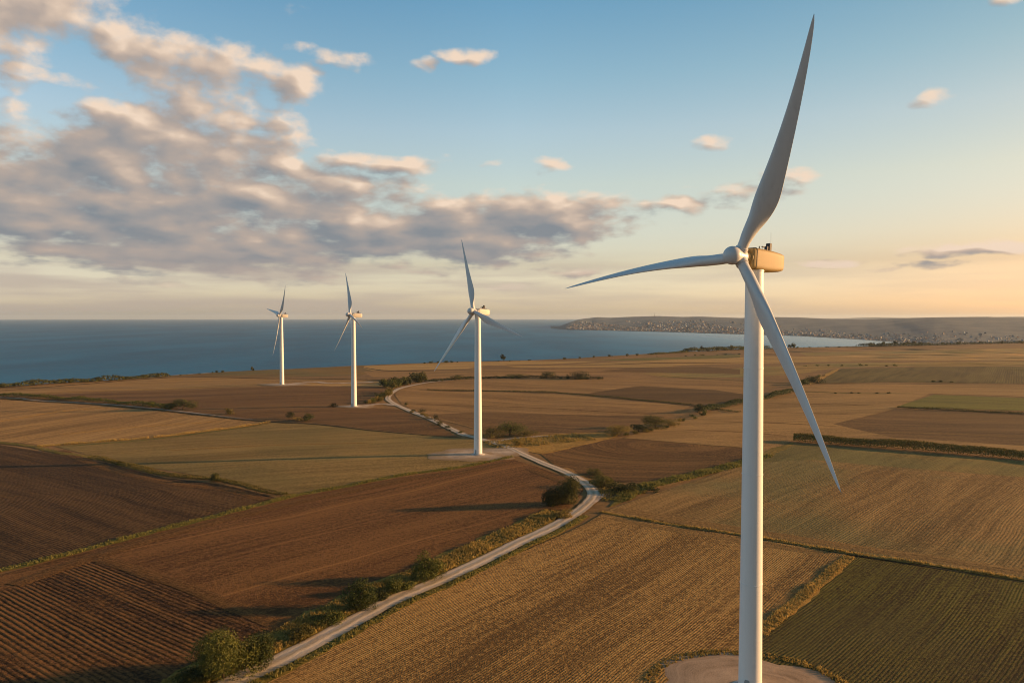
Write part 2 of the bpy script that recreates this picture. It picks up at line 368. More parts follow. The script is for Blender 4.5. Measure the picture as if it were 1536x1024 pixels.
# cliff below the coast
V = []; Fs = []
cl = smooth_line(cw, 1e9)
for i, (x, y) in enumerate(cw):
    for z, k in ((H(x, y), 0), (-8, 12), (-31, 30)): V.append((x + (k * .2), y + k, z + (0 if k else -.0)))
for i in range(len(cw) - 1):
    for k in range(2): a = i * 3 + k; Fs.append((a, a + 3, a + 4, a + 1))
M_cliff = plain_ground('cliff_rock', [(.4, (.10, .085, .06)), (.6, (.22, .19, .14))], .15, 1.0)
tag(link('cliff', mesh('cliff', V, Fs, M_cliff)), kind='structure')
# ------------------------------------------------------------------ sea
def sea_mat():
    m, t, bs = new_mat('sea_water'); P_ = pos(t)
    a = noise(t, vmt(t, 'MULTIPLY', P_, (1, .6, 1)), .05, 6, .6); b = noise(t, vmt(t, 'MULTIPLY', P_, (1, .35, 1)), .0035, 4, .55)
    bs.inputs['Base Color'].default_value = (.018, .065, .085, 1)
    c = mixc(t, rng(t, b, .38, .62), (.002, .085, .165), (.004, .128, .235)); t.links.new(c, bs.inputs['Base Color'])
    s3 = t.nodes.new('ShaderNodeSeparateXYZ'); t.links.new(P_, s3.inputs[0])
    calm = mth(t, 'MULTIPLY', rng(t, s3.outputs[0], 200, 1600, 0, 1, True), rng(t, s3.outputs[1], 7500, 4500, 0, 1, True))   # sheltered water in the bay
    t.links.new(rng(t, calm, 0, 1, .40, .22), bs.inputs['Roughness']); bs.inputs['IOR'].default_value = 1.333
    t.links.new(rng(t, calm, 0, 1, .03, .36), bs.inputs['Specular IOR Level']); bs.inputs['Specular Tint'].default_value = (.35, .75, 1, 1)
    bump(t, bs, a, 2.2, 1.0); return m
Vs = [(0, 0, -30)]; Fs = []; NR = 128; RR = [600, 2000, 5000, 12000, 37000]
for r_ in RR:
    for k in range(NR): a = 2 * math.pi * k / NR; Vs.append((r_ * math.cos(a), r_ * math.sin(a), -30))
for k in range(NR): Fs.append((0, 1 + k, 1 + (k + 1) % NR))
for q in range(len(RR) - 1):
    for k in range(NR):
        a = 1 + q * NR + k; b = 1 + q * NR + (k + 1) % NR; Fs.append((a, a + NR, b + NR, b))
tag(link('sea', mesh('sea', Vs, Fs, sea_mat())), kind='structure')
# ------------------------------------------------------------------ hills across the bay
def interp(tab, x):
    for (x0, y0), (x1, y1) in zip(tab, tab[1:]):
        if x <= x1: return y0 + (y1 - y0) * max(0, (x - x0)) / (x1 - x0)
    return tab[-1][1]
SHORE = [(826,492.5),(850,494.5),(920,496),(1000,498),(1110,501.5),(1200,504),(1300,510),(1340,513),(1400,520),(1536,522),(1900,524),(2500,524)]
CREST = [(826,492.2),(835,490),(845,487),(858,482),(870,478.5),(897,475.5),(915,476.5),(940,475.2),(985,473.8),(1025,475.2),(1050,474.6),(1110,476.8),(1150,475.3),(1200,476),(1250,478.5),(1300,479),(1350,477),(1420,475.5),(1480,475),(1536,476.5),(1700,474),(2500,474)]
def depth_at(py, z): return (CZ - z) * F / (py - HOR)      # forward distance, small-angle
def hpos(px, t, noise_on=True):
    sy = interp(SHORE, px); d0 = depth_at(sy, -30)
    k = min(1., (px - 826) / 60.)
    depth = 60 + 2600 * k
    d1 = d0 + depth
    cy = interp(CREST, px)
    zc = CZ - (cy - HOR) * d1 / F
    if t <= 1:
        d = d0 + depth * t
        prof = .10 * t + .90 * (t * t * (3 - 2 * t))
        z = -30 + (zc + 30) * prof
    else:
        d = d1 + (t - 1) * 2500; z = zc - (t - 1) * 130 * k
    u = (px - 768) / F
    if noise_on and 0 < t < 1:
        z += k * 1.2 * math.sin(px / 23 + 4 * t) * math.sin(t * math.pi) + k * 1.0 * math.sin(px / 9 + 11 * t) * math.sin(t * math.pi)
    return Vector((u * d, d, z))
TT = [0, .02, .06, .1, .16, .22, .3, .38, .46, .54, .62, .7, .78, .86, .93, 1, 1.15, 1.5, 2.2]
cols = [826 + 6 * i for i in range(120)] + [1550 + 25 * i for i in range(38)]
V = []; Fs = []
for px in cols:
    for t in TT: V.append(hpos(px, t))
n = len(TT)
for i in range(len(cols) - 1):
    for k in range(n - 1): a = i * n + k; Fs.append((a, a + n, a + n + 1, a + 1))
def hill_mat():
    m, t, bs = new_mat('hazy_scrub_hillside'); P_ = pos(t)
    a = noise(t, P_, .004, 6, .62); b = noise(t, P_, .03, 5, .7)
    v = mth(t, 'ADD', mth(t, 'MULTIPLY', a, .7), mth(t, 'MULTIPLY', b, .3))
    t.links.new(ramp(t, v, [(.42, (.042, .066, .082)), (.50, (.060, .086, .100)), (.57, (.085, .105, .108)), (.68, (.17, .155, .12))]), bs.inputs['Base Color'])  # scrub tones with the blue-grey of distant haze mixed into the colour
    bs.inputs['Roughness'].default_value = 1; bump(t, bs, b, 6); return m
M_hill = hill_mat()
tag(link('hills', mesh('hills', V, Fs, M_hill)), kind='structure')
# a second, farther range
R2 = [(1120,478),(1180,476.2),(1240,477.5),(1310,476.2),(1380,476.6),(1460,475.6),(1536,475),(1700,474),(2300,473)]
V = []; Fs = []
cols2 = [1120 + 10 * i for i in range(119)]
for px in cols2:
    for (t, zz) in ((0, -30), (.5, .6), (1, 1), (1.6, .4)):
        d = 13000 + 2500 * t; zc = CZ - (interp(R2, px) - HOR) * 15500 / F + 4 * math.sin(px / 17)
        V.append(((px - 768) / F * d, d, -30 if t == 0 else -30 + (zc + 30) * zz))
for i in range(len(cols2) - 1):
    for k in range(3): a = i * 4 + k; Fs.append((a, a + 4, a + 5, a + 1))
tag(link('far_hills', mesh('far_hills', V, Fs, M_hill)), kind='structure')
# ------------------------------------------------------------------ town across the bay
def paint(name, c, rough=.7, spec=.3):
    m, t, bs = new_mat(name); n_ = noise(t, pos(t), .8, 4, .6)
    t.links.new(mixc(t, n_, tuple(x * .88 for x in c), c), bs.inputs['Base Color']); bs.inputs['Roughness'].default_value = rough; bs.inputs['Specular IOR Level'].default_value = spec
    return m
M_walls = [paint('pale_render', (.27, .30, .33)), paint('cream_render', (.24, .21, .19)), paint('grey_render', (.17, .19, .21))]
M_roof = paint('tiled_roof', (.30, .16, .10)); M_win = paint('window_glass', (.05, .06, .08), .3, .5)
def building_mesh(k):
    rr = random.Random(k); w_, d_, h_ = rr.uniform(9, 20), rr.uniform(8, 13), rr.choice([5, 7, 9, 13])
    V = []; Fs = []; MI = []
    def box(x0, x1, y0, y1, z0, z1, mi):
        b = len(V); V.extend([(x, y, z) for z in (z0, z1) for y in (y0, y1) for x in (x0, x1)])
        for f in ((0, 2, 3, 1), (4, 5, 7, 6), (0, 1, 5, 4), (2, 6, 7, 3), (0, 4, 6, 2), (1, 3, 7, 5)): Fs.append(tuple(b + q for q in f)); MI.append(mi)
    box(-w_ / 2, w_ / 2, -d_ / 2, d_ / 2, -4, h_, 0)
    if h_ < 10:
        b = len(V); e = .4
        V.extend([(-w_/2-e, -d_/2-e, h_), (w_/2+e, -d_/2-e, h_), (w_/2+e, d_/2+e, h_), (-w_/2-e, d_/2+e, h_), (-w_/2-e, 0, h_+2.4), (w_/2+e, 0, h_+2.4)])
        for f in ((0, 1, 5, 4), (2, 3, 4, 5), (0, 4, 3), (1, 2, 5), (0, 3, 2, 1)): Fs.append(tuple(b + q for q in f)); MI.append(1)
    else: box(-w_/2-.3, w_/2+.3, -d_/2-.3, d_/2+.3, h_, h_ + .6, 0); box(-2, 1.5, -1.5, 1.5, h_ + .6, h_ + 2.6, 0)
    nf = int(h_ // 2.9); nc = int(w_ // 3)
    for f in range(nf):
        for c in range(nc):
            x = -w_/2 + (c + .5) * w_ / nc; box(x - .6, x + .6, -d_/2 - .06, -d_/2 + .1, .9 + f * 2.9, 2.3 + f * 2.9, 2)
    return V, Fs, MI
B_V = [building_mesh(k) for k in range(9)]
B_M = []
for k, (V, Fs, MI) in enumerate(B_V):
    me = mesh('town_building', V, Fs, [M_walls[k % 3], M_roof, M_win], smooth=False); me.polygons.foreach_set('material_index', MI); B_M.append(me)
rr = random.Random(5)
spots = []
while len(spots) < 3600:
    if rr.random() < .74: px = rr.uniform(850, 1120); t = abs(rr.gauss(.0, .22)) + .03
    else: px = rr.uniform(1100, 1560); t = abs(rr.gauss(.0, .12)) + .02
    if t > .62: continue
    if math.sin(px / 31) + math.sin(px / 13 + t * 20) * .7 < -1.1 + 2.0 * t * 1.3 - .6: continue
    spots.append((px, t))
spots = [(hpos(px, t), px, t) for px, t in spots]
spots.sort(key=lambda s: s[0].length)
near = [s for s in spots if s[1] < 1545 and s[2] < .5][:300]
ids = set(id(s) for s in near)
for s in near:
    k = rr.randrange(9); o = link('town_building', B_M[k]); o.location = s[0]; o.rotation_euler.z = rr.uniform(-.6, .6); q = rr.uniform(.6, 1.0) * min(1, s[0].length / 7000); o.scale = (q, q, q * rr.uniform(.7, 1.0))
    tag(o, 'tiny pale building in the low seaside town across the bay', 'building', 'buildings of the town across the bay')
SV = []; SF = []; SM = []
for s in spots:
    if id(s) in ids: continue
    V, Fs, MI = B_V[rr.randrange(9)]; q = rr.uniform(.6, 1.1) * min(1, s[0].length / 7000); a = rr.uniform(-.6, .6); b = len(SV); c, s_ = math.cos(a) * q, math.sin(a) * q
    nf = [i for i in range(len(Fs)) if MI[i] != 2]
    SV.extend([(s[0].x + x * c - y * s_, s[0].y + x * s_ + y * c, s[0].z + z * q) for x, y, z in V]); off = rr.randrange(3)
    for i in nf: SF.append(tuple(b + v for v in Fs[i])); SM.append(3 if MI[i] == 1 else off)
me = mesh('town', SV, SF, M_walls + [M_roof], smooth=False); me.polygons.foreach_set('material_index', SM)
tag(link('town_houses', me), 'dense hillside town of pale houses spread over the far headland', 'town', None, 'stuff')
# ------------------------------------------------------------------ fields
soil = (.075, .040, .020); soil_l = (.17, .095, .048); stub_d = (.17, .105, .055); stub = (.40, .265, .145)
FIELDS = [
 # far strips
 ([(0,583),(110,575),(200,569),(260,566),(420,567),(560,571),(585,574),(570,579),(420,577),(250,584),(60,590),(-300,604),(-300,596)], dict(dark=(.19,.115,.06), light=(.40,.26,.14), p0=(0,590), p1=(400,577), spacing=3)),
 ([(180,569.5),(240,564.5),(330,558.5),(430,554),(540,548.5),(590,547),(560,556),(540,563),(420,565.5),(260,565)], dict(dark=(.13,.08,.035), light=(.24,.16,.075), p0=(200,567), p1=(500,556), spacing=3, patch=(.13,.13,.05), seed=2)),
 ([(546,549),(640,544.8),(790,541),(900,542),(720,549),(700,553),(560,556),(545,552)], dict(dark=(.25,.16,.08), light=(.50,.34,.18), p0=(560,553), p1=(800,549), spacing=3, seed=3)),
 ([(545,557),(700,554),(760,553),(980,553),(1100,551),(1000,558),(880,562),(700,566),(640,568),(560,566)], dict(dark=(.17,.10,.055), light=(.38,.24,.13), p0=(560,562), p1=(900,558), spacing=3, seed=4)),
 ([(760,549),(900,544),(1110,536),(1330,531),(1536,530),(1700,530),(1700,540),(1536,541),(1300,541),(1110,545),(980,551),(780,551.5)], dict(dark=(.24,.155,.075), light=(.46,.31,.16), p0=(800,549), p1=(1200,541), spacing=4, seed=5)),
 ([(880,541),(1000,536),(1110,531),(1110,536),(960,541)], dict(dark=(.09,.085,.03), light=(.19,.17,.06), p0=(880,541), p1=(1110,533), spacing=4, seed=6)),
 ([(1200,529),(1330,526),(1536,522),(1800,520),(1800,529),(1536,529.5),(1340,531),(1210,534)], dict(dark=(.22,.145,.07), light=(.38,.27,.13), p0=(1200,531), p1=(1536,525), spacing=4, patch=(.18,.17,.06), seed=7)),
 ([(960,560),(1110,552),(1230,545),(1530,542),(1700,542),(1700,548),(1536,548),(1260,551),(1190,562),(1110,566),(1000,566)], dict(dark=(.20,.13,.055), light=(.36,.25,.11), p0=(1000,562), p1=(1300,546), spacing=4, patch=(.19,.18,.06), seed=8)),
 ([(900,556),(960,551),(1060,550),(1110,554),(1110,561),(1000,559)], dict(dark=(.09,.055,.028), light=(.19,.115,.06), p0=(900,556), p1=(1110,558), spacing=3, seed=9)),
 # middle left: big brown field round the far turbines
 ([(-300,606),(60,592),(250,586),(420,579),(530,577),(586,577),(575,600),(548,611),(600,614),(650,635),(690,656),(560,644),(470,634),(410,631),(330,624),(200,610),(50,600),(-300,601)], dict(dark=(.085,.048,.024), light=(.22,.125,.065), p0=(200,595), p1=(500,585), spacing=2.6, contrast=.4, seed=10)),
 ([(440,576.5),(586,574.5),(580,579),(500,579),(420,578)], dict(dark=(.30,.19,.10), light=(.55,.37,.2), p0=(450,577), p1=(580,576), spacing=3, seed=11)),
 # stubble left
 ([(-300,604),(0,599),(50,602),(200,612),(330,626),(405,633),(240,655),(80,668),(0,662),(-300,642)], dict(dark=stub_d, light=(.42,.27,.145), p0=(0,628), p1=(110,614), spacing=2.2, tram=24, seed=12)),
 # green-tan field in front of it
 ([(82,669),(240,656),(405,634),(470,636),(560,646),(692,657),(745,664),(745,680),(760,686),(690,701),(600,713),(520,729),(455,741),(430,741),(330,718),(160,690)], dict(dark=(.15,.105,.045), light=(.34,.24,.12), p0=(300,690), p1=(520,676), spacing=2.0, contrast=.35, patch=(.17,.135,.04), patch_amt=.5, seed=13)),
 # dark ploughed, left edge
 ([(-300,645),(0,667),(90,682),(160,694),(250,717),(330,726),(395,741),(418,748),(300,778),(130,822),(0,853),(-300,925)], dict(dark=(.034,.020,.012), light=(.125,.073,.038), p0=(0,747), p1=(133,787), spacing=2.1, contrast=.6, hgt=.2, seed=14)),
 # big chocolate field
 ([(455,743),(520,731),(600,716),(690,704),(765,688),(800,698),(850,716),(872,728),(850,768),(760,815),(640,870),(500,925),(400,965),(300,1010),(180,1090),(-200,1090),(-300,930),(0,862),(130,828),(300,782),(420,752)], dict(dark=(.075,.036,.016), light=(.21,.108,.05), p0=(512,790), p1=(745,733), spacing=1.5, contrast=.45, tram=30, hgt=.14, seed=15)),
 ([(-300,1000),(0,888),(145,832),(250,866),(350,905),(425,938),(330,985),(230,1050),(180,1100),(-300,1200)], dict(dark=(.020,.010,.005), light=(.17,.09,.042), p0=(145,832), p1=(420,938), spacing=2.7, contrast=1.1, bend=2.0, hgt=.30, seed=16)),
 # middle: stubble right of the bend
 ([(592,592),(600,584),(630,577),(700,569),(850,566.5),(960,567),(1060,569),(1110,572),(1160,577),(1110,590),(1045,606),(1000,625),(940,642),(905,652),(800,650),(720,645),(640,625),(602,606)], dict(dark=(.16,.095,.052), light=(.37,.235,.13), p0=(620,610), p1=(1000,630), spacing=3.0, bend=14, tram=26, seed=17)),
 ([(640,622),(720,618),(850,622),(1000,624),(940,641),(905,651),(800,649),(720,644)], dict(dark=(.095,.056,.03), light=(.24,.145,.078), p0=(640,622), p1=(940,636), spacing=3.0, bend=8, seed=18)),
 ([(872,592),(962,579),(1074,585),(1130,594),(1130,600),(1045,610),(960,602)], dict(dark=(.07,.042,.022), light=(.16,.098,.05), p0=(900,592), p1=(1074,590), spacing=2.4, seed=19)),
 # golden rough grass by the track fork
 ([(728,662),(800,653),(905,648),(925,655),(905,661),(850,672),(812,681),(770,673)], None),
 # ring-ploughed field
 ([(812,682),(850,672),(905,660),(935,658),(1110,672),(1150,680),(1110,692),(1020,714),(960,726),(880,716),(835,700)], dict(dark=(.055,.032,.018), light=(.205,.122,.065), ring=(1010,668,1.6), spacing=3.2, contrast=.8, bend=10, hgt=.28, seed=20)),
 # stubble running to the right behind the near turbine
 ([(935,657),(1040,624),(1110,607),(1200,588),(1290,588),(1395,590),(1345,612),(1250,636),(1340,655),(1536,668),(1700,680),(1700,700),(1536,684),(1320,670),(1190,660),(1150,679),(1110,671)], dict(dark=(.19,.12,.062), light=(.39,.255,.14), p0=(1000,650), p1=(1300,640), spacing=2.2, tram=28, bend=9, seed=21)),
 ([(1250,636),(1345,613),(1430,616),(1536,621),(1800,632),(1800,680),(1536,669),(1340,656)], dict(dark=(.095,.058,.032), light=(.23,.14,.078), p0=(1300,640), p1=(1500,645), spacing=2.4, bend=6, seed=22)),
 ([(1345,611),(1400,592),(1536,597),(1800,606),(1800,626),(1536,616),(1430,613)], dict(dark=(.08,.085,.022), light=(.19,.185,.05), p0=(1400,605), p1=(1536,610), spacing=3, seed=23)),
 ([(1205,577),(1330,575),(1536,577),(1800,580),(1800,604),(1536,595),(1400,590.5),(1200,587)], dict(dark=(.20,.125,.065), light=(.40,.26,.145), p0=(1205,582), p1=(1536,586), spacing=2.4, seed=24)),
 ([(1225,575),(1262,553),(1400,550),(1536,549),(1800,549),(1800,577),(1536,575),(1330,573)], dict(dark=(.06,.045,.02), light=(.16,.13,.055), p0=(1300,573), p1=(1345,553), spacing=5.0, contrast=.9, bend=1, seed=25)),
 # big right-hand stubble
 ([(1190,666),(1320,676),(1536,692),(1800,712),(2300,740),(2300,1010),(1536,872),(1280,828),(1110,801),(905,768),(960,748),(1060,716),(1110,696),(1150,682)], dict(dark=(.13,.082,.042), light=(.36,.235,.125), p0=(1290,817), p1=(1440,720), spacing=2.1, contrast=.42, patch=(.17,.155,.055), patch_amt=.7, hgt=.2, bend=4, seed=26)),
 ([(1195,667),(1320,677),(1536,693),(1800,712),(1800,742),(1536,716),(1380,704),(1220,690),(1130,694),(1150,682)], dict(dark=(.12,.09,.038), light=(.29,.215,.095), p0=(1290,817), p1=(1440,720), spacing=2.4, patch=(.16,.145,.045), patch_amt=.7, seed=27)),
 # foreground stubble
 ([(880,785),(905,770),(1110,804),(1270,832),(1200,892),(1145,945),(1110,985),(1110,1300),(200,1300),(330,1060),(500,970),(640,895),(760,838)], dict(dark=(.12,.072,.036), light=(.42,.27,.135), p0=(600,950), p1=(850,836), spacing=1.35, contrast=.5, hgt=.2, bend=3, seed=28)),
 # dark green young crop
 ([(1285,836),(1536,874),(2000,945),(2300,1010),(2300,1400),(1110,1400),(1110,985),(1150,955),(1220,890)], dict(dark=(.034,.022,.008), light=(.125,.115,.028), p0=(1300,1000), p1=(1424,870), spacing=1.6, contrast=.6, patch=(.075,.06,.02), patch_amt=.6, hgt=.22, bend=3, seed=29)),
]
for pts, kw in FIELDS:
    sheet('field', pts, M_gold if kw is None else field_mat('field_soil', **kw))
# headlands: turning strips where the rows run along the edge
def head_mat(name, dark, light):
    m, t, bs = new_mat(name); P_ = pos(t); sx = t.nodes.new('ShaderNodeSeparateXYZ'); t.links.new(t.nodes.new('ShaderNodeUVMap').outputs[0], sx.inputs[0])
    cb = t.nodes.new('ShaderNodeCombineXYZ'); t.links.new(mth(t, 'MULTIPLY', sx.outputs[0], 14), cb.inputs[0]); t.links.new(mth(t, 'MULTIPLY', sx.outputs[1], .012), cb.inputs[1])
    st = noise(t, cb.outputs[0], 1, 4, .7); clod = noise(t, P_, .9, 3, 1.)
    v = mth(t, 'ADD', .5, mth(t, 'ADD', mth(t, 'MULTIPLY', mth(t, 'SUBTRACT', st, .5), 2.4), mth(t, 'MULTIPLY', mth(t, 'SUBTRACT', clod, .5), 4.0)))
    k_ = (.92, .83, .50); dark = tuple(x * y for x, y in zip(dark, k_)); light = tuple(x * y for x, y in zip(light, k_))
    t.links.new(mixc(t, mth(t, 'MAXIMUM', mth(t, 'MINIMUM', v, 1.5), -.25), dark, light), bs.inputs['Base Color']); bs.inputs['Roughness'].default_value = 1; bs.inputs['Specular IOR Level'].default_value = .1
    bump(t, bs, mth(t, 'ADD', st, clod), .25); return m
M_h1 = head_mat('stubble_headland', (.12, .076, .04), (.34, .22, .118)); M_h2 = head_mat('ploughed_headland', (.06, .032, .016), (.19, .105, .05)); M_h3 = head_mat('pale_headland', (.13, .08, .042), (.33, .21, .115))
for pts_, w_, m_ in (([(925,764),(1020,781),(1110,795),(1270,820),(1400,838),(1536,859),(1700,882)], 9, M_h1), ([(925,778),(1010,795),(1110,811),(1235,831)], 8, M_h1), ([(1262,836),(1205,884),(1160,922),(1130,948)], 6, M_h1),
    ([(795,703),(850,724),(862,735),(835,765)], 7, M_h2), ([(20,878),(140,836),(300,789),(430,757),(600,721),(690,709),(760,694)], 7, M_h2), ([(142,836),(250,870),(350,909),(430,942),(470,944)], 5, M_h2),
    ([(840,702),(880,722),(960,732),(1020,719)], 9, M_h3), ([(90,676),(160,702),(250,724),(330,733),(400,750)], 6, M_h2)):
    ribbon('headland', pts_, w_, m_, .27, seed=int(w_ * 7), jag=.12)
for k_, (pts_, w_, m_) in enumerate((([(1150,605),(1230,606),(1310,608)], 3, M_h2), ([(1120,618),(1200,619),(1290,622)], 2.5, M_h2), ([(1060,632),(1150,634),(1262,640)], 3.2, M_h2), ([(1030,645),(1110,648),(1180,654)], 2.5, M_h2),
    ([(625,606),(760,610),(900,617),(985,622)], 3, M_h2), ([(650,596),(800,598),(960,608)], 2.2, M_h1), ([(1240,541),(1380,540.5),(1536,541.5)], 7, M_h2), ([(1190,534.5),(1300,532.5),(1430,532)], 7, M_h2), ([(940,546),(1040,544.5),(1150,543)], 6, M_h2),
    ([(1290,648),(1400,650),(1536,656)], 2.5, M_h1), ([(1320,628),(1430,630),(1536,634)], 2.5, M_h1), ([(0,632),(100,616),(170,611)], 2.2, M_gold), ([(90,652),(210,640),(330,632)], 1.6, M_gold), ([(250,676),(400,668),(560,664)], 1.8, M_h1),
    ([(60,590),(200,585),(330,581)], 3, M_gold), ([(700,560),(850,558),(980,556)], 5, M_h2), ([(1400,604),(1470,605),(1536,607)], 3, M_green))):
    ribbon('plough_line', pts_, w_, m_, .262 + .001 * k_, seed=60 + k_, jag=.35, taper=True)
# margins, ditches, tracks
def margins(lst):
    for i, (nm, pts, w_, m_, off) in enumerate(lst): ribbon(nm, pts, w_, m_, off, seed=i + 1, jag=.3, taper=True)
margins([
 ('grass_margin', [(-300,930),(0,856),(60,842),(130,824),(300,780),(420,749),(455,741),(520,729),(600,713),(690,701),(770,685)], 4.5, M_green, .30),
 ('grass_margin', [(-300,640),(0,664),(90,679),(160,690),(250,712),(330,719),(400,738),(450,742)], 5, M_verge, .31),
 ('grass_margin', [(60,670),(80,668),(240,655),(405,633)], 4, M_gold, .30),
 ('ditch', [(86,670.5),(240,657.5),(405,635)], 3.5, M_green, .28),
 ('ditch', [(-300,592),(0,598.5),(50,602),(200,612),(330,626),(410,633),(470,636),(560,646),(692,657)], 3.2, M_ditch, .31),
 ('track', [(-300,590),(0,596),(50,600),(200,609.5),(330,624),(380,629)], 3, M_pad, .30),
 ('grass_margin', [(900,768),(1000,786),(1110,802),(1270,829),(1400,848),(1536,870),(1800,915)], 2.4, M_gold, .30),
 ('ditch', [(905,770.5),(1000,788),(1110,804.5),(1270,831.5),(1400,852),(1536,875),(1800,921)], 1.0, M_ditch, .26),  # dark strip painted in as the shadow along the grass ridge
 ('grass_margin', [(1275,835),(1220,882),(1170,925),(1140,952)], 5.5, M_gold, .31),
 ('grass_margin', [(915,760),(940,745),(960,733),(1020,718),(1110,695),(1150,682),(1190,664)], 9, M_verge, .29),
 ('grass_margin', [(905,660),(850,672),(812,681)], 4, M_gold, .32),
 ('ditch', [(630,585),(760,587),(860,591),(960,600),(1045,609),(1110,619)], 4, M_ditch, .30),
 ('ditch', [(545,551),(575,555.5),(640,556),(800,553.5),(980,552)], 6, M_ditch, .3),
 ('ditch', [(0,586),(250,566.5),(420,568),(540,569),(590,570),(640,570)], 5, M_ditch, .3),
 ('ditch', [(1340,610),(1430,615),(1536,620),(1700,627)], 5, M_ditch, .33),
 ('ditch', [(1205,588),(1290,590),(1370,590)], 5, M_green, .33),
 ('ditch', [(1200,576),(1330,575.5),(1536,576.5),(1800,579)], 4, M_ditch, .33),
 ('ditch', [(985,563),(1110,571),(1190,575)], 5, M_green, .33),
 ('ditch', [(1180,548.5),(1300,547.5),(1536,547.5),(1700,547)], 5, M_green, .33),
 ('ditch', [(1240,537),(1400,536),(1536,537.5)], 6, M_ditch, .33),
 ('ditch', [(760,547.5),(900,547),(1110,544)], 6, M_ditch, .33),
 ('ditch', [(1400,526),(1480,528),(1536,531)], 6, M_ditch, .33),
 ('track', [(1212,577),(1240,562),(1258,553)], 8, M_gold, .34),
])
ROAD = line([(240,1084),(330,1032),(400,1001),(470,965),(540,927),(600,896),(660,871),(720,843),(780,813),(830,790),(862,771),(882,755),(890,744),(887,733),(874,722),(850,709),(820,697),(790,684),(765,672),(740,664),(715,657),(690,651)], 12.)
RN = min(range(len(ROAD)), key=lambda i: (ROAD[i] - Vector(G(866,769)[:2])).length)
VERGE_L = beside(ROAD[:RN + 1], 8.2); VERGE_R = beside(ROAD[:RN + 1], -4.6)
ribbon('grass_margin', VERGE_L, 11, M_verge, .30, seed=31, jag=.3)
ribbon('grass_margin', VERGE_R, 3.5, M_verge, .29, seed=32, jag=.4)
ribbon('gravel_road', ROAD, lambda t: 6.0 - .8 * t, M_road, .38, jag=.06, seed=33)
ribbon('gravel_road', [(700,654),(670,640),(640,626),(612,615),(592,606),(582,598),(588,589),(605,581),(640,574),(690,569)], lambda t: 5.6, M_road, .37, jag=.08, seed=34)
ribbon('gravel_road', [(884,756),(897,746),(909,741)], 4, M_pad, .36, jag=.2, seed=35)
ribbon('gravel_road', [(735,663),(770,658),(800,655),(830,654)], 4, M_pad, .36, jag=.2, seed=36)
ribbon('gravel_road', [(596,608),(570,606),(535,610)], 8, M_pad, .35, jag=.2, seed=37)
ribbon('gravel_road', [(424,577),(470,573),(500,575),(560,573)], 9, M_pad, .35, jag=.2, seed=38)
def pad(c, rx, ry, seed, mat, rot=0, name='gravel_pad', n=44, off=.33):
    rr = random.Random(seed); V = [(c.x, c.y, H(c.x, c.y) + off)]; Fs = []
    for ring in (.5, .8, 1):
        for k in range(n):
            a = 2 * math.pi * k / n; q = ring * (1 + (.10 * math.sin(3 * a + seed) + .06 * math.sin(7 * a + seed * 2) + rr.uniform(-.03, .03)) * ring)
            x = rx * q * math.cos(a); y = ry * q * math.sin(a); X = c.x + x * math.cos(rot) - y * math.sin(rot); Y = c.y + x * math.sin(rot) + y * math.cos(rot)
            V.append((X, Y, H(X, Y) + off - (.12 if ring == 1 else 0)))
    for k in range(n): Fs.append((0, 1 + k, 1 + (k + 1) % n))
    for q in range(2):
        for k in range(n): a = 1 + q * n + k; b = 1 + q * n + (k + 1) % n; Fs.append((a, a + n, b + n, b))
    me = mesh(name, V, Fs, mat); ul = me.uv_layers.new(name='UVMap'); vi = np.zeros(len(me.loops), dtype=np.int32); me.loops.foreach_get('vertex_index', vi)
    rad_ = np.array([0.] + [.5] * n + [.8] * n + [1.] * n, dtype=np.float32)[vi]; ul.data.foreach_set('uv', np.stack([rad_, rad_ * 0], 1).ravel())
    return tag(link(name, me), kind='structure')
M_pad1 = gravel_mat('crushed_stone', (.44, .31, .20), (.30, .205, .125))
M_padr = gravel_mat('scattered_gravel', (.58, .46, .34), (.38, .29, .20), rim=(.27, .18, .09))
# ------------------------------------------------------------------ turbines
def turb_mat(name, c, rough=.45):
    m, t, bs = new_mat(name)
    tcn = t.nodes.new('ShaderNodeTexCoord').outputs['Object']
    st = noise(t, vmt(t, 'MULTIPLY', tcn, (1.2, 1.2, .05)), 1.2, 5, .6); gr = noise(t, tcn, .35, 5, .6)
    f = mth(t, 'MULTIPLY', rng(t, st, .45, .75), rng(t, gr, .4, .7))
    t.links.new(mixc(t, mth(t, 'MULTIPLY', f, .6), c, tuple(x * .72 for x in c)), bs.inputs['Base Color'])
    bs.inputs['Roughness'].default_value = rough; bs.inputs['Specular IOR Level'].default_value = .35
    return m
M_tower = turb_mat('white_tower_paint', (.70, .71, .70)); M_blade = turb_mat('grey_blade_gelcoat', (.54, .56, .57), .4)
M_nac0 = turb_mat('nacelle_shell', (.56, .53, .46), .5); M_nac_sunlit = turb_mat('sunlit_gold_nacelle_shell', (.29, .205, .08), .6); M_dark = paint('dark_equipment', (.035, .035, .04), .6)  # near turbine's nacelle: gold of the low sun put into its base colour
M_conc = gravel_mat('concrete', (.50, .47, .43), (.36, .34, .31)); M_door = paint('door_paint', (.30, .33, .34), .5)
M_metal = paint('galvanised_steel', (.42, .43, .44), .4, .5)
def loft(rings, cap0=True, cap1=True):
    V = []; Fs = []; n = len(rings[0])
    for r_ in rings: V.extend(r_)
    for i in range(len(rings) - 1):
        for k in range(n):
            a = i * n + k; b = i * n + (k + 1) % n; Fs.append((a, b, b + n, a + n))
    if cap0: Fs.append(tuple(reversed(range(n))))
    if cap1: Fs.append(tuple(range((len(rings) - 1) * n, len(rings) * n)))
    return V, Fs
def fixn(me):
    bm = bmesh.new(); bm.from_mesh(me); bmesh.ops.recalc_face_normals(bm, faces=bm.faces); bm.to_mesh(me); bm.free(); return me
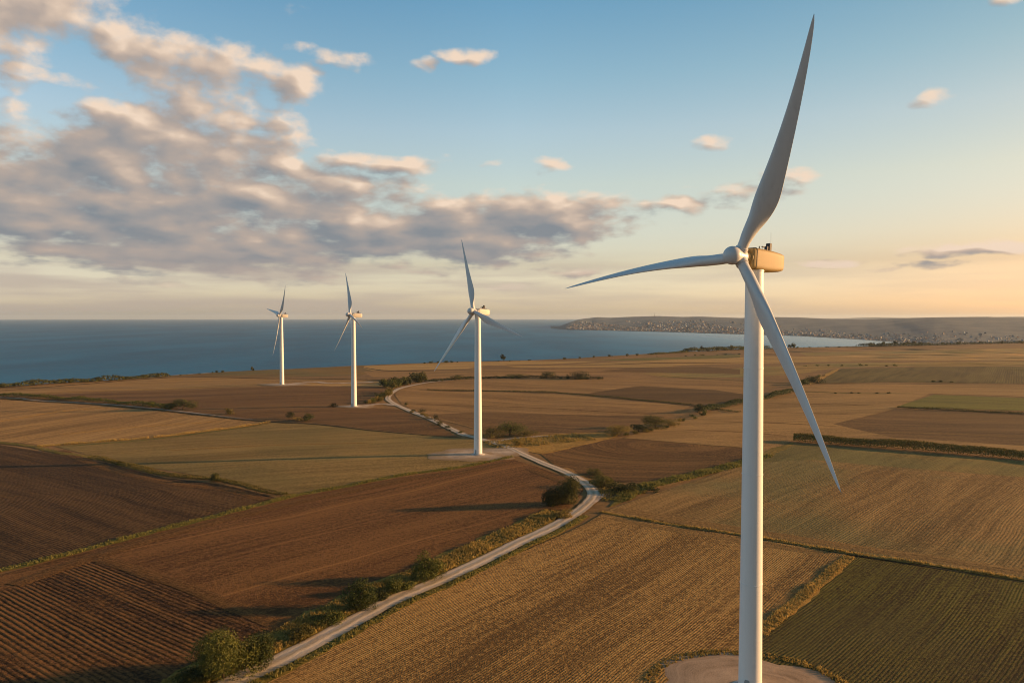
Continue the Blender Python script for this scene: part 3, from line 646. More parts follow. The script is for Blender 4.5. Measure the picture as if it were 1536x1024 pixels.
def part(name, V, Fs, m, parent, smooth=True, auto=None):
    me = mesh(name, V, Fs, m, smooth); fixn(me)
    if auto:
        try: me.set_sharp_from_angle(angle=R(auto))
        except Exception: pass
    return link(name, me, parent)
def circ(c, e1, e2, r_, n=48): return [tuple(c + e1 * (r_ * math.cos(2 * math.pi * k / n)) + e2 * (r_ * math.sin(2 * math.pi * k / n))) for k in range(n)]
X3, Y3, Z3 = Vector((1, 0, 0)), Vector((0, 1, 0)), Vector((0, 0, 1))
def tube(p, q, r0, r1, n=10):
    d = (q - p).normalized(); e1 = d.cross(Z3 if abs(d.z) < .9 else X3).normalized(); e2 = d.cross(e1)
    return loft([circ(p, e1, e2, r0, n), circ(q, e1, e2, r1, n)])
def blade_rings(hub, a, nh, v, tip, pitch, chord=4.4, bend=0.0):
    d = tip - hub; h = d.dot(a); dp = d - a * h; L = dp.length; dp.normalize()
    phi = math.atan2(dp.dot(nh), dp.dot(v)); tr = nh * math.cos(phi) - v * math.sin(phi)   # trailing direction in plane
    CH = [(0, 2.15), (.03, 2.15), (.06, 2.2), (.10, 2.6), (.15, 3.3), (.20, 4.0), (.245, 4.35), (.29, 4.25), (.36, 3.75), (.45, 3.15), (.55, 2.6), (.65, 2.1), (.75, 1.65), (.85, 1.2), (.92, .85), (.965, .55), (.99, .28), (1, .08)]
    TK = [(0, 1.), (.04, 1.), (.08, .85), (.15, .55), (.22, .36), (.3, .27), (.5, .21), (.8, .17), (1, .16)]
    rings = []; N = 44; r0 = 1.2
    for i in range(N):
        s = i / (N - 1); s = s if s < .9 else s
        ch = interp(CH, s) * chord / 4.35 if s > .06 else interp(CH, s); th = interp(TK, s)
        pt = R(pitch + 14 * (1 - s) ** 1.5 - 3)
        cd = (tr * math.cos(pt) - a * math.sin(pt)); nd = dp.cross(cd).normalized()
        r_ = r0 + (L - r0) * s
        cen = hub + dp * r_ + a * (h * (r_ / L) ** 2) + tr * bend * math.sin(s * math.pi)
        blend = min(1, max(0, (s - .04) / .14)); blend = blend * blend * (3 - 2 * blend)
        ring = []; M_ = 28
        for k in range(M_):
            an = 2 * math.pi * k / M_; ca, sa = math.cos(an), math.sin(an)
            xc = .5 * ca; yc = .5 * sa                                      # circle, unit chord
            x = .5 * (1 + ca) ; tn = 5 * (.2969 * math.sqrt(max(x, 0)) - .126 * x - .3516 * x * x + .2843 * x ** 3 - .1036 * x ** 4)
            xa = x - .30; ya = math.copysign(tn, sa) * 1.0 + .04 * math.sin(math.pi * x)
            yv = ya * th if True else 0
            X_ = xc * (1 - blend) + xa * blend; Y_ = yc * (1 - blend) * max(th, .7) + yv * blend
            ring.append(tuple(cen + cd * (X_ * ch) + nd * (Y_ * ch)))
        rings.append(ring)
    return rings
def srect(c, e1, e2, w_, h_, n=48, p=5):
    out_ = []
    for k in range(n):
        t = 2 * math.pi * k / n; ca, sa = math.cos(t), math.sin(t)
        out_.append(tuple(c + e1 * (w_ / 2 * math.copysign(abs(ca) ** (2 / p), ca)) + e2 * (h_ / 2 * math.copysign(abs(sa) ** (2 / p), sa))))
    return out_
TURB = []
def turbine(base_px, hub_px, tips, al, tilt, cone, pitches, r_bot, r_top, label, chord=4.4, bends=(0, 0, 0), M_nac=None, nk=.96):
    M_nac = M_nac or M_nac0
    B = G(*base_px); B.z = H(B.x, B.y)
    A = R(al); t = R(tilt); cn = R(cone)
    a = Vector((-math.cos(A) * math.cos(t), -math.sin(A) * math.cos(t), math.sin(t)))
    nh = Vector((math.sin(A), -math.cos(A), 0)); v = nh.cross(a)
    if v.z < 0: v = -v
    C = Vector((0, 0, CZ)); r_ = ray(*hub_px); hub = C + r_ * (nh.dot(B - C) / nh.dot(r_))
    root = empty('wind_turbine', B); tag(root, label, 'wind turbine', 'wind turbines standing in the fields')
    hb = hub - B; ah = Vector((a.x, a.y, 0)).normalized(); o = -(hb.x * -ah.x + hb.y * -ah.y)
    o = hb.x * ah.x + hb.y * ah.y
    ztop = hb.z - math.tan(t) * o - 2.0
    # foundation and tower with flange rings
    fr = [(3.9, -1.2), (3.9, .34), (3.6, .55), (r_bot + .45, .62), (r_bot + .45, .85), (.2, .85)]
    Vx, Fx = loft([circ(Vector((0, 0, z)), X3, Y3, q, 56) for q, z in fr]); part('foundation', Vx, Fx, M_conc, root, auto=35)
    rings = []; zs = [.86, ztop * .26, ztop * .52, ztop * .77, ztop]
    def rad(z): return r_bot + (r_top - r_bot) * z / ztop
    for i, z in enumerate(zs):
        if 0 < i < 4: rings += [(rad(z), z - .10), (rad(z) + .055, z - .09), (rad(z) + .055, z + .09), (rad(z), z + .10)]
        else: rings.append((rad(z), z))
        if i == 0: rings.append((rad(3.2), 3.2))
    Vx, Fx = loft([circ(Vector((0, 0, z)), X3, Y3, q, 72) for q, z in rings]); part('tower', Vx, Fx, M_tower, root, auto=60)
    # door facing the track, on the near side
    dd = Vector((-.55, -.83, 0)); ds = Vector((.83, -.55, 0)); dv = []
    ring = lambda k, s: [tuple(dd * (rad(2) + k) + ds * (x * s) + Z3 * (2.1 + z * s)) for x, z in ((-.5, -1.15), (.5, -1.15), (.5, .8), (.35, 1.05), (-.35, 1.05), (-.5, .8))]
    Vx, Fx = loft([ring(-.35, 1), ring(.10, 1), ring(.10, .92), ring(.07, .9)]); dr = part('door', Vx, Fx, M_door, root, False)
    Vx, Fx = tube(dd * (rad(2) + .09) + ds * .3 + Z3 * 2.0, dd * (rad(2) + .09) + ds * .3 + Z3 * 2.25, .04, .04); part('handle', Vx, Fx, M_metal, dr)
    # yaw bearing, neck, nacelle
    Vx, Fx = loft([circ(Vector((0, 0, z)), X3, Y3, q, 48) for q, z in ((r_top + .12, ztop - .35), (r_top + .12, ztop + .5))]); part('yaw_bearing', Vx, Fx, M_tower, root, auto=40)
    e1 = nh; e2 = v; cc = lambda s, up=0: hb - a * s + v * up
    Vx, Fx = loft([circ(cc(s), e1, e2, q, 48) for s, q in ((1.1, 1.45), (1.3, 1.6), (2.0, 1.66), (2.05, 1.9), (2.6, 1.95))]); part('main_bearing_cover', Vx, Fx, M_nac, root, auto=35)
    nr = [(3.25, 2.6, 3.0, 0), (3.4, 3.0, 3.45, 0), (3.75, 3.25, 3.75, 0), (5, 3.35, 3.9, 0.02), (8, 3.4, 3.95, .05), (11, 3.4, 3.8, .12), (13.6, 3.25, 3.4, .2), (14.5, 3.1, 3.05, .25), (14.85, 2.7, 2.6, .27)]
    nr = [(2.0 + (s - 3.25) * (o + 7.2 - 2.0) / 11.6, w_ * 1.24 * (nk / 1.12) ** .5, h_ * nk, up - .08) for s, w_, h_, up in nr]
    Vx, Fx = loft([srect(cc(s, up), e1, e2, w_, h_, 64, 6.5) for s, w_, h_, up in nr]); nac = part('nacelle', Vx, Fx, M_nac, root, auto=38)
    end = nr[-1][0]
    # raised seam between neck and shell
    Vx, Fx = loft([srect(cc(s), e1, e2, w_, h_, 64, 6.5) for s, w_, h_ in ((3.0, 3.6, 3.75 * nk), (3.01, 4.2 * (nk / 1.12) ** .5, 3.93 * nk), (3.11, 4.22 * (nk / 1.12) ** .5, 3.95 * nk), (3.12, 3.6, 3.75 * nk))]); part('panel_seam', Vx, Fx, M_dark, nac, auto=35)
    NH = 1.14
    def boxat(name, s, side, up, ls, lw, lh, m, parent, taper=1.):
        c = cc(s, up) + e1 * side; V_ = []
        rg = lambda z, q: [tuple(c - a * (x * ls / 2 * q) + e1 * (y * lw / 2 * q) + v * z) for x, y in ((-1, -1), (1, -1), (1, 1), (-1, 1))]
        Vx, Fx = loft([rg(0, 1), rg(lh * .9, 1), rg(lh, taper)]); return part(name, Vx, Fx, m, parent, False)
    boxat('roof_hatch', 7.2, 0, 2.1, 3.4, 1.9, .22, M_dark, root, .9)
    cb_ = boxat('cooling_unit', end - 3.0, 0, 2.05, .6, 1.0, 1.9, M_dark, root, .92); boxat('louvre', end - 3.75, 0, 2.07, .35, .7, 1.2, M_dark, cb_, .9)
    p = cc(end - 2.2, 2.05); Vx, Fx = tube(p, p + Z3 * 4.3, .05, .02); mst = part('antenna_mast', Vx, Fx, M_metal, root)
    p = cc(end - 4.9, 2.1); Vx, Fx = tube(p, p + Z3 * 1.1, .05, .04); an = part('anemometer', Vx, Fx, M_metal, root)
    Vx, Fx = tube(p + Z3 * .9 - a * .5, p + Z3 * .9 + a * .5, .16, .05); part('wind_vane', Vx, Fx, M_dark, an)
    p = cc(6.2, 2.25); Vx, Fx = tube(p, p + Z3 * .75, .14, .1); part('beacon', Vx, Fx, M_dark, root)
    # hub
    hr = []
    for i in range(15):
        th_ = R(90) * i / 14; hr.append((1.9 * math.cos(th_) + .0 if i else 1.9, 0, 1))
    prof = [(-1.25, 1.30), (-1.15, 1.5), (-.7, 1.58), (.3, 1.6), (1.0, 1.66)] + [(1.9 - 1.84 * math.cos(q_), 1.84 * math.sin(q_)) for q_ in [R(70 + 110 * i / 16) for i in range(17)]]
    Vx, Fx = loft([circ(hb + a * s, e1, e2, q, 56) for s, q in prof]); hubo = part('spinner', Vx, Fx, M_blade, root)
    for k, tp in enumerate(tips):
        r_ = ray(*tp); L = 45
        for _ in range(8):
            tt = ((hub - C).dot(a) + math.sin(cn) * L) / r_.dot(a); Pp = C + r_ * tt; L = (Pp - hub).length
        rg = blade_rings(hb, a, nh, v, Pp - B, pitches[k], chord, bends[k]); Vx, Fx = loft(rg)
        bl = part('blade', Vx, Fx, M_blade, root)
        dp = (Pp - hub).normalized(); dp = (dp - a * dp.dot(a)).normalized(); f1 = dp.cross(a).normalized(); f2 = dp.cross(f1)
        Vx, Fx = loft([circ(hb + dp * s, f1, f2, q, 40) for s, q in ((1.0, 1.25), (1.95, 1.25), (2.0, 1.12), (2.0, 1.0))]); part('root_collar', Vx, Fx, M_blade, bl, auto=35)
    TURB.append(B); return root
turbine((1125, 1035), (1108, 385), [(1221, 21), (847, 433), (1262, 739)], 34, 5, 6, (42, 48, 20), 2.35, 1.78, 'huge near white wind turbine in the right foreground with golden lit nacelle', 4.7, bends=(.5, 1.3, 0), M_nac=M_nac_sunlit, nk=1.12)
turbine((717, 682), (710, 467), [(692, 359), (651, 557), (784, 505)], 41, 4, 1, (4, 4, 4), 2.35, 1.6, 'white wind turbine on a pale gravel patch beside the track fork', 4.2)
turbine((531, 610), (525, 472), [(518, 409), (501, 527), (544, 492)], 30, 5, 3, (25, 25, 25), 2.4, 1.6, 'white wind turbine in the brown field by the track bend, second farthest', 4.2)
turbine((423, 577), (419.5, 473), [(428, 427), (400, 463), (409, 533)], 32, 6, 4, (20, 20, 20), 2.4, 1.6, 'farthest and smallest white wind turbine, standing in front of the open sea', 4.0)
pad(TURB[0], 21, 17, 2, M_pad1)
pad(TURB[1] + Vector((-4, 0, 0)), 24, 20, 3, M_padr); pad(TURB[1] + Vector((14, 10, 0)), 16, 14, 5, M_padr, off=.345)
pad(TURB[2] + Vector((2, 2, 0)), 17, 12, 4, M_padr); pad(TURB[3] + Vector((2, 2, 0)), 28, 18, 6, M_padr)
# ------------------------------------------------------------------ foliage
def leaf_mat(name, cs, trans=.25):
    m, t, bs = new_mat(name)
    P_ = pos(t); oi = t.nodes.new('ShaderNodeObjectInfo').outputs['Random']
    n_ = noise(t, P_, .9, 3, .6); n2 = noise(t, P_, 6, 2, .6)
    v = mth(t, 'ADD', mth(t, 'ADD', mth(t, 'MULTIPLY', n_, .5), mth(t, 'MULTIPLY', n2, .5)), mth(t, 'MULTIPLY', mth(t, 'SUBTRACT', oi, .5), .15))
    c = ramp(t, v, [(.36, cs[0]), (.5, cs[1]), (.62, cs[2])]); t.links.new(c, bs.inputs['Base Color'])
    bs.inputs['Roughness'].default_value = .75; bs.inputs['Specular IOR Level'].default_value = .2
    tr = t.nodes.new('ShaderNodeBsdfTranslucent'); t.links.new(c, tr.inputs[0]); mx = t.nodes.new('ShaderNodeMixShader'); mx.inputs[0].default_value = trans
    o_ = t.nodes['Material Output']; t.links.new(bs.outputs[0], mx.inputs[1]); t.links.new(tr.outputs[0], mx.inputs[2]); t.links.new(mx.outputs[0], o_.inputs[0]); return m
M_leaf = leaf_mat('bush_leaves', [(.018, .026, .006), (.050, .064, .012), (.17, .165, .03)], .22)  # lightest tone raised to stand in for sunlit leaf clumps
M_leafd = leaf_mat('dark_leaves', [(.014, .018, .006), (.040, .047, .011), (.13, .115, .025)], .22)
M_leafg = leaf_mat('golden_leaves', [(.055, .052, .011), (.14, .112, .024), (.30, .20, .05)])
M_grassb = leaf_mat('grass_blades', [(.10, .09, .022), (.24, .175, .045), (.46, .31, .09)], .35)
M_grassg = leaf_mat('green_blades', [(.06, .07, .016), (.14, .14, .034), (.27, .22, .06)], .35)
M_straw = leaf_mat('straw_blades', [(.22, .16, .045), (.42, .29, .09), (.60, .42, .15)], .4)
M_bark = paint('bark', (.09, .065, .04), .95, .1)
def leaves_np(cen, nrm, size, g):
    n_ = len(cen); rv = g.normal(size=(n_, 3)); nn = nrm + rv * .55; nn /= np.linalg.norm(nn, axis=1)[:, None] + 1e-9
    t1 = np.cross(nn, g.normal(size=(n_, 3))); t1 /= np.linalg.norm(t1, axis=1)[:, None] + 1e-9; t2 = np.cross(nn, t1)
    s = (size * g.uniform(.6, 1.4, n_))[:, None]
    return np.stack([cen - t1 * s * .5, cen + t2 * s * .32, cen + t1 * s * .55, cen - t2 * s * .32], axis=1).reshape(-1, 3)
def crown_np(seed, nleaf, leaf, lobes=14, flat=.8, wide=1.0, low=0.0):
    """crown of unit radius about (0,0,~.6)"""
    g = np.random.default_rng(seed); out_ = []
    L = []
    for k in range(lobes):
        a = g.uniform(0, 2 * np.pi); r_ = g.uniform(.15, .62) if k else 0; z = g.uniform(.18 + low, .95) if k else .6
        rr_ = g.uniform(.26, .44); r_ *= (1.1 - .55 * abs(z - .45)) ; L.append((np.array([r_ * np.cos(a) * wide, r_ * np.sin(a) * wide, z * flat * 1.25]), rr_ * (1.1 if k else 1.5)))
    tot = sum(q[1] ** 2 for q in L)
    for c, rad_ in L:
        m_ = int(nleaf * rad_ ** 2 / tot); d = g.normal(size=(m_, 3)); d /= np.linalg.norm(d, axis=1)[:, None]
        rr_ = rad_ * (1 - .35 * g.random(m_) ** 1.6) * (1 + .16 * np.sin(d[:, 0] * 9 + c[0] * 7) * np.sin(d[:, 2] * 8 + d[:, 1] * 7))
        p = c + d * rr_[:, None] * np.array([1, 1, .85]); p[:, 2] = np.maximum(p[:, 2], .02 + .03 * g.random(m_)); out_.append(leaves_np(p, d, leaf, g))
    return np.concatenate(out_)
def trunk_vf(h, r_, seed, limbs=5, spread=.5):
    g = random.Random(seed); V = []; Fs = []
    def add(t_):
        b = len(V); V.extend(t_[0]); Fs.extend([tuple(b + q for q in f) for f in t_[1]])
    p = Vector((0, 0, -.05)); q = Vector((g.uniform(-.05, .05), g.uniform(-.05, .05), h * .45)); add(tube(p, q, r_, r_ * .75, 9))
    for k in range(limbs):
        a = 2 * math.pi * k / limbs + g.uniform(-.4, .4); m = q + Vector((math.cos(a) * spread * .4, math.sin(a) * spread * .4, h * .25)); e = q + Vector((math.cos(a) * spread, math.sin(a) * spread, h * g.uniform(.45, .7)))
        add(tube(q, m, r_ * .55, r_ * .38, 7)); add(tube(m, e, r_ * .38, r_ * .12, 6))
    return V, Fs
# near bushes: own crowns.  (px, base py, width px, height px, label, material, leaf count)
def bush(px, py, wpx, hpx, label, mat, n_, seed, name='bush', cat='bush', group='bushes beside the tracks and fields', tall=False, leaf=.42):
    B = G(px, py); d = B.y; W = wpx * d / F; Hh = hpx * d / F
    root = empty(name, B - Vector((0, 0, .1))); tag(root, label, cat, group)
    n_ = int(n_ * 1.7); leaf *= .8
    V = crown_np(seed, n_, 1.0, 16 if n_ > 2500 else 9)
    V = V.reshape(-1, 4, 3); c = V.mean(axis=1, keepdims=True); ext = c.reshape(-1, 3); sx = (np.percentile(ext[:, 0], 98) - np.percentile(ext[:, 0], 2)); sz = np.percentile(ext[:, 2], 99)
    sc = np.array([W / sx, W / sx * .95, Hh / sz]); V = (c * sc + (V - c) * leaf).reshape(-1, 3)
    if tall: V[:, 2] += Hh * .22; V[:, 2] *= .84
    o = link('crown', quads_mesh('crown', V, [mat]), root)
    Vt, Ft = trunk_vf(Hh * .8, max(.12, W * .035), seed, 5, W * .25); part('trunk', Vt, Ft, M_bark, root)
    return root
NB = [
 (335,1018,80,74,'largest dark green bush, beside the gravel road at the bottom edge',M_leaf,7500,.42),
 (388,1000,46,50,'rounded green bush just right of the largest bush at the bottom edge',M_leaf,4200,.42),
 (300,1022,50,22,'low dark shrub spreading left of the largest bush at the bottom edge',M_leafd,3000,.42),
 (538,914,46,42,'rounded dark green bush on the verge left of the small shrub row',M_leaf,4200,.42),
 (590,890,26,24,'small round green bush halfway between the two rounded verge bushes',M_leaf,1800,.4),
 (572,899,22,13,'small low dark shrub just right of the left rounded verge bush',M_leafd,1200,.4),
 (612,885,28,12,'low yellowish green shrub left of the highest round verge bush',M_leaf,1300,.4),
 (641,871,46,40,'dense round green bush on the verge where the road straightens',M_leaf,4500,.42),
 (492,934,44,15,'low wide green shrub on the verge between the bottom bush and the rounded bush',M_leaf,2400,.4),
 (452,956,34,13,'low tangled yellowish shrub on the verge near the bottom bushes',M_leafg,1800,.42),
 (828,758,25,26,'small dark tree left of the tall one inside the road bend',M_leafd,2300,.5),
 (853,756,34,42,'tall dark green tree inside the sharp road bend',M_leafd,4800,.5),
 (842,776,28,12,'low shrub at the foot of the trees inside the sharp bend',M_leafg,1200,.45),
 (906,730,36,16,'dark low shrub on the outer side of the sharp road bend',M_leafd,1500,.5),
 (934,738,40,13,'second low shrub beyond the outer side of the sharp bend',M_leafd,1300,.5),
 (892,712,24,10,'small shrub above the sharp bend beside the ring ploughed field',M_leafd,700,.5),
 (765,653,42,20,'broad dark bush just right of the white turbine by the fork',M_leaf,2200,.55),
 (737,655,34,14,'lighter green bush directly behind the foot of the turbine by the fork',M_leafg,1500,.55),
 (795,654,28,9,'low green shrub at the right end of the bushes behind the fork',M_leafg,800,.5),
 (777,668,14,9,'lone small shrub in the golden rough grass by the fork',M_leafg,500,.5),
 (275,614,30,16,'large bush on the hedge bank in the left middle distance',M_leaf,1400,.6),
 (257,613,20,10,'darker bush adjoining the large bush on the left hedge bank',M_leafd,700,.6),
 (228,609,13,8,'small round bush left of the large one on the left hedge bank',M_leaf,500,.55),
 (344,621,14,9,'lone small pale bush on the track right of the hedge bank',M_leafg,500,.55),
 (434,628,12,11,'thin little tree left of the pair of shrubs by the long ditch',M_leafd,450,.55),
 (462,631,18,12,'rounded bush by the long ditch below the brown field',M_leaf,700,.55),
 (447,630,16,5,'very low shrub between the thin tree and rounded bush at the ditch',M_leafg,300,.5),
 (322,722,16,13,'single bush at the end of the grassy bank of the dark ploughed field',M_leafd,900,.5),
 (500,610,13,6,'tiny dark shrub left of the second farthest turbine',M_leafd,300,.5),
 (1046,619,14,14,'small round tree at the left end of the hedge near the big tower',M_leafd,700,.55),
 (983,642,34,19,'largest bush in the hedge left of the big tower',M_leafd,1900,.6),
 (926,652,36,15,'golden green bush at the left end of the hedge left of the big tower',M_leafg,1300,.6),
 (958,647,28,11,'middle bush of the hedge left of the big tower',M_leafd,900,.6),
 (1003,638,26,9,'low bush at the right end of the hedge left of the big tower',M_leafg,700,.55),
 (870,568,32,12,'flat topped dark bush cluster at the right of the mid-distance hedge',M_leafd,900,.8),
 (820,567,26,10,'dark bush left of the flat topped cluster in the mid-distance hedge',M_leafd,700,.8),
 (775,566,34,6,'low dark shrub in the middle of the mid-distance hedge',M_leafd,600,.7),
 (684,570,20,8,'dark bush in the mid-distance hedge left of the fork turbine',M_leafd,500,.7),
 (1222,574,26,10,'dark bush right of the low blade beside the sandy track',M_leafd,700,.8),
 (1203,577,20,8,'low green bush partly behind the hanging blade near the sandy track',M_leaf,500,.8),
 (654,629,9,8,'small bare shrub beside the track halfway along the diagonal stretch',M_leafd,250,.5),
 (632,618,12,5,'tiny dark shrub where the diagonal stretch of track begins',M_leafd,200,.5),
 (609,609,6,6,'tiny sapling standing right of the far track bend',M_leafd,150,.5),
]
for i, (px, py, wp, hp, lb, mt, n_, lf) in enumerate(NB): bush(px, py, wp, hp, lb, mt, n_, 100 + i, 'tree' if ' tree' in lb and 'trees' not in lb else 'bush', 'tree' if ' tree' in lb and 'trees' not in lb else 'bush', leaf=lf * (1 + .0006 * max(0, G(px, py).y - 200)))
# shared shrub meshes for hedges
SH = []
for k in range(6):
    V = crown_np(40 + k, 420, .16, 7, .7); g_ = SH.append([quads_mesh('shrub', V, [m_]) for m_ in (M_leafd, M_leaf, M_leafg)])
TR = []
for k in range(5):
    V = crown_np(60 + k, 520, .20, 8, .9, .9); V[:, 2] += .18; Vt, Ft = trunk_vf(1.3, .06, k, 4, .4)
    me = quads_mesh('tree', V, [M_leafd, M_bark]); bm = bmesh.new(); bm.from_mesh(me); t2 = mesh('t', Vt, Ft); n0 = len(bm.faces); bm.from_mesh(t2); bm.faces.ensure_lookup_table()
    for f in bm.faces[n0:]: f.material_index = 1
    bm.to_mesh(me); bm.free(); TR.append(me)
def hedge_row(pts, n_, hpx, label, group, seed, mset=(0, 0, 1), jit=3., name='shrub', wide=1.0, trees=0.):
    rr = random.Random(seed); L = line(pts, 3.)
    for i in range(n_):
        p = L[min(len(L) - 1, int((i + rr.uniform(0, .9)) / n_ * len(L)))]; x = p.x + rr.uniform(-jit, jit); y = p.y + rr.uniform(-jit, jit)
        h_ = hpx * rr.uniform(.55, 1.35) * y / F; k = rr.randrange(6)
        istree = rr.random() < trees
        o = link('tree' if istree else name, TR[k % 5] if istree else SH[k][mset[rr.randrange(len(mset))]]); o.location = (x, y, H(x, y) - .1)
        s = h_ / (1.5 if istree else 1.1); o.scale = ((s * wide * rr.uniform(.8, 1.25)) * (.8 if istree else 1), (s * wide * rr.uniform(.8, 1.25)) * (.8 if istree else 1), s * (1.1 if istree else 1)); o.rotation_euler.z = rr.uniform(0, 6.28)
        tag(o, label.replace('PLANT', 'tree' if istree else 'shrub'), 'tree' if istree else 'shrub', group + (', trees' if istree else ''))
hedge_row([(-120,588),(0,581),(100,574),(180,570)], 22, 5.2, 'dark PLANT in the scrub along the cliff edge at far left', 'coastal scrub at the left', 1, wide=1.3, trees=.08)
hedge_row([(180,569.5),(215,566.5),(250,564.5)], 10, 4.2, 'low dark PLANT on the cliff edge left of the farthest turbine', 'coastal scrub near the farthest turbine', 2, wide=1.3)
hedge_row([(255,564),(320,559)], 6, 1.8, 'tiny dark PLANT in the sparse line on the cliff edge left of the farthest turbine', 'sparse cliff edge scrub', 3, wide=1.4)
hedge_row([(326,558.5),(342,558)], 2, 5, 'one of two small round cliff edge PLANTs left of the farthest turbine', 'pair of cliff edge bushes', 4, jit=1, wide=1.2)
hedge_row([(373,556.5),(386,556)], 2, 4.5, 'one of two upright cliff edge PLANTs just left of the farthest turbine', 'second pair of cliff edge bushes', 5, jit=1, trees=1)
hedge_row([(630,545.5),(690,543.5)], 6, 3.2, 'low dark PLANT on the shore edge behind the fork turbine', 'shore scrub behind the fork turbine', 6, wide=1.3)
hedge_row([(730,542.5),(800,541)], 5, 2.0, 'tiny dark PLANT on the shore edge right of the fork turbine', 'shore scrub right of the fork turbine', 7, wide=1.3)
hedge_row([(755,541.5),(756,541.5)], 1, 8, 'lone dark PLANT standing against the sea right of the fork turbine', 'lone shore tree', 8, jit=.1, trees=1)
hedge_row([(840,539.5),(970,532.5)], 7, 3.2, 'small dark PLANT spaced out along the shore in front of the bay', 'scattered shore shrubs', 9)
hedge_row([(975,532),(1030,528)], 8, 3.2, 'dark PLANT on the shore left of the coastal wood', 'shore shrubs left of the coastal wood', 10, wide=1.2)
hedge_row([(1030,527.5),(1060,526.5),(1112,524.5),(1140,523)], 24, 5.4, 'dark PLANT in the thick coastal wood left of the big tower', 'coastal wood left of the big tower', 11, jit=14, wide=1.1, trees=.4)
hedge_row([(1185,522.5),(1190,522.5)], 2, 8, 'wind-bent dark PLANT against the bay just right of the hanging blade', 'pair of bent trees by the bay', 12, jit=1, wide=1.3, trees=1)
hedge_row([(1195,522),(1300,519.5)], 12, 2.0, 'tiny dark PLANT on the bay shore right of the hanging blade', 'low bay shore scrub', 13, wide=1.3)
hedge_row([(1305,519.5),(1390,518)], 22, 5, 'dark PLANT in the shore wood in front of the bay head', 'shore wood at the bay head', 14, jit=10, trees=.5)
hedge_row([(1390,518),(1460,516),(1536,514.5),(1640,513)], 20, 3.8, 'dark PLANT in the thinning wood towards the right edge', 'thinning wood at the right edge', 15, jit=10, trees=.4)
hedge_row([(235,612),(262,615)], 5, 4, 'low PLANT between the bushes of the left hedge bank', 'gap shrubs of the left hedge bank', 17, (1, 2))
hedge_row([(582,582),(600,577),(625,573),(645,571)], 26, 10, 'dark PLANT in the thicket at the far track bend', 'thicket at the far track bend', 18, (0, 1), 12, trees=.1)
hedge_row([(545,606),(562,603),(575,596),(584,588)], 16, 8, 'yellow green PLANT in the strip right of the second farthest turbine', 'shrub strip at the far track bend', 19, (1, 2, 2), 4)
hedge_row([(640,573),(700,568.5),(740,567.5),(800,567),(905,569)], 16, 3.6, 'low dark PLANT in the mid-distance hedge crossing the fields', 'mid-distance hedge', 20, (0, 0, 1), 3, wide=1.5)
hedge_row([(618,617),(650,631),(680,645),(700,651)], 14, 3.8, 'low golden green PLANT along the diagonal stretch of track', 'scrub along the diagonal track', 21, (2, 1, 2), 2.5, wide=1.3)
hedge_row([(915,655),(960,649),(1000,641),(1040,627),(1055,621)], 16, 5, 'low PLANT in the hedge left of the big tower', 'hedge left of the big tower', 22, (0, 1, 2), 3, wide=1.2)
hedge_row([(1190,580),(1215,571),(1235,563)], 12, 4, 'dark PLANT beside the sandy track right of the hanging blade', 'shrubs by the sandy track', 24, (0, 1), 5, wide=1.3)
hedge_row([(1200,549.5),(1260,549),(1300,548.5),(1360,549.5)], 8, 2.6, 'small green PLANT in the distant field boundary at right', 'distant field boundary shrubs', 25, (0, 1), 4, wide=1.6)
hedge_row([(1240,590),(1310,590.5),(1340,590)], 5, 2.6, 'small dark PLANT on the boundary left of the bright green field', 'boundary shrubs by the green field', 26, (0,), 3, wide=1.6)
hedge_row([(1395,573),(1425,573)], 4, 2.6, 'little dark PLANT in the dark striped field at right', 'little shrubs in the striped field', 27, (0,), 3, wide=1.6)
hedge_row([(990,535),(1060,533),(1110,531)], 7, 1.8, 'low green PLANT in the distant rough ground before the coastal wood', 'distant rough ground shrubs', 28, (1,), 8, wide=2)
hedge_row([(905,718),(925,728),(955,738),(985,730)], 10, 7, 'green PLANT in the rough corner outside the sharp bend', 'rough corner outside the sharp bend', 29, (1, 2, 0), 5, wide=1.2)
# ------------------------------------------------------------------ clipped banks of tall growth along field edges
def bank(name, pts, width, height, mat, per_m, leaf, label, cat, seed, kind=None, group=None, var=1.):
    L = line(pts, 2.); g = np.random.default_rng(seed); C_ = []; Nn = []
    for i in range(len(L) - 1):
        a, b = L[i], L[i + 1]; d = b - a; n_ = g.poisson(per_m * d.length)
        if n_ == 0: continue
        nn = Vector((-d.y, d.x)).normalized(); s = g.random(n_); q = g.uniform(-1, 1, n_); hh = height * (.85 + var * (.33 * math.sin(i * .23 + seed) * math.sin(i * .071) + .2 * (g.random() - .5)))
        x = a.x + d.x * s + nn.x * q * width / 2; y = a.y + d.y * s + nn.y * q * width / 2
        z0 = H(a.x, a.y) + .25; top = hh * (1 - .5 * np.abs(q) ** 3); z = z0 + top * g.random(n_) ** .45
        C_.append(np.stack([x, y, z], 1)); Nn.append(np.stack([nn.x * q, nn.y * q, np.full(n_, .7)], 1))
    C_ = np.concatenate(C_); Nn = np.concatenate(Nn); V = leaves_np(C_, Nn, leaf, g)
    o = link(name, quads_mesh(name, V, [mat])); tag(o, label, cat, group, kind); return o
bank('hedge', [(1190,662),(1230,664.5),(1320,671),(1430,680),(1536,689),(1800,710)], 7, 6.0, M_leafg, 190, .6, 'long golden topped hedge running to the right edge behind the big stubble field', 'hedge', 1, var=.35)
bank('hedge', [(135,687),(160,691),(250,713),(330,722),(395,739),(430,744)], 4.0, 1.9, M_leafg, 30, .5, 'low grassy hedge between dark ploughed field and green field at left', 'hedge', 2)
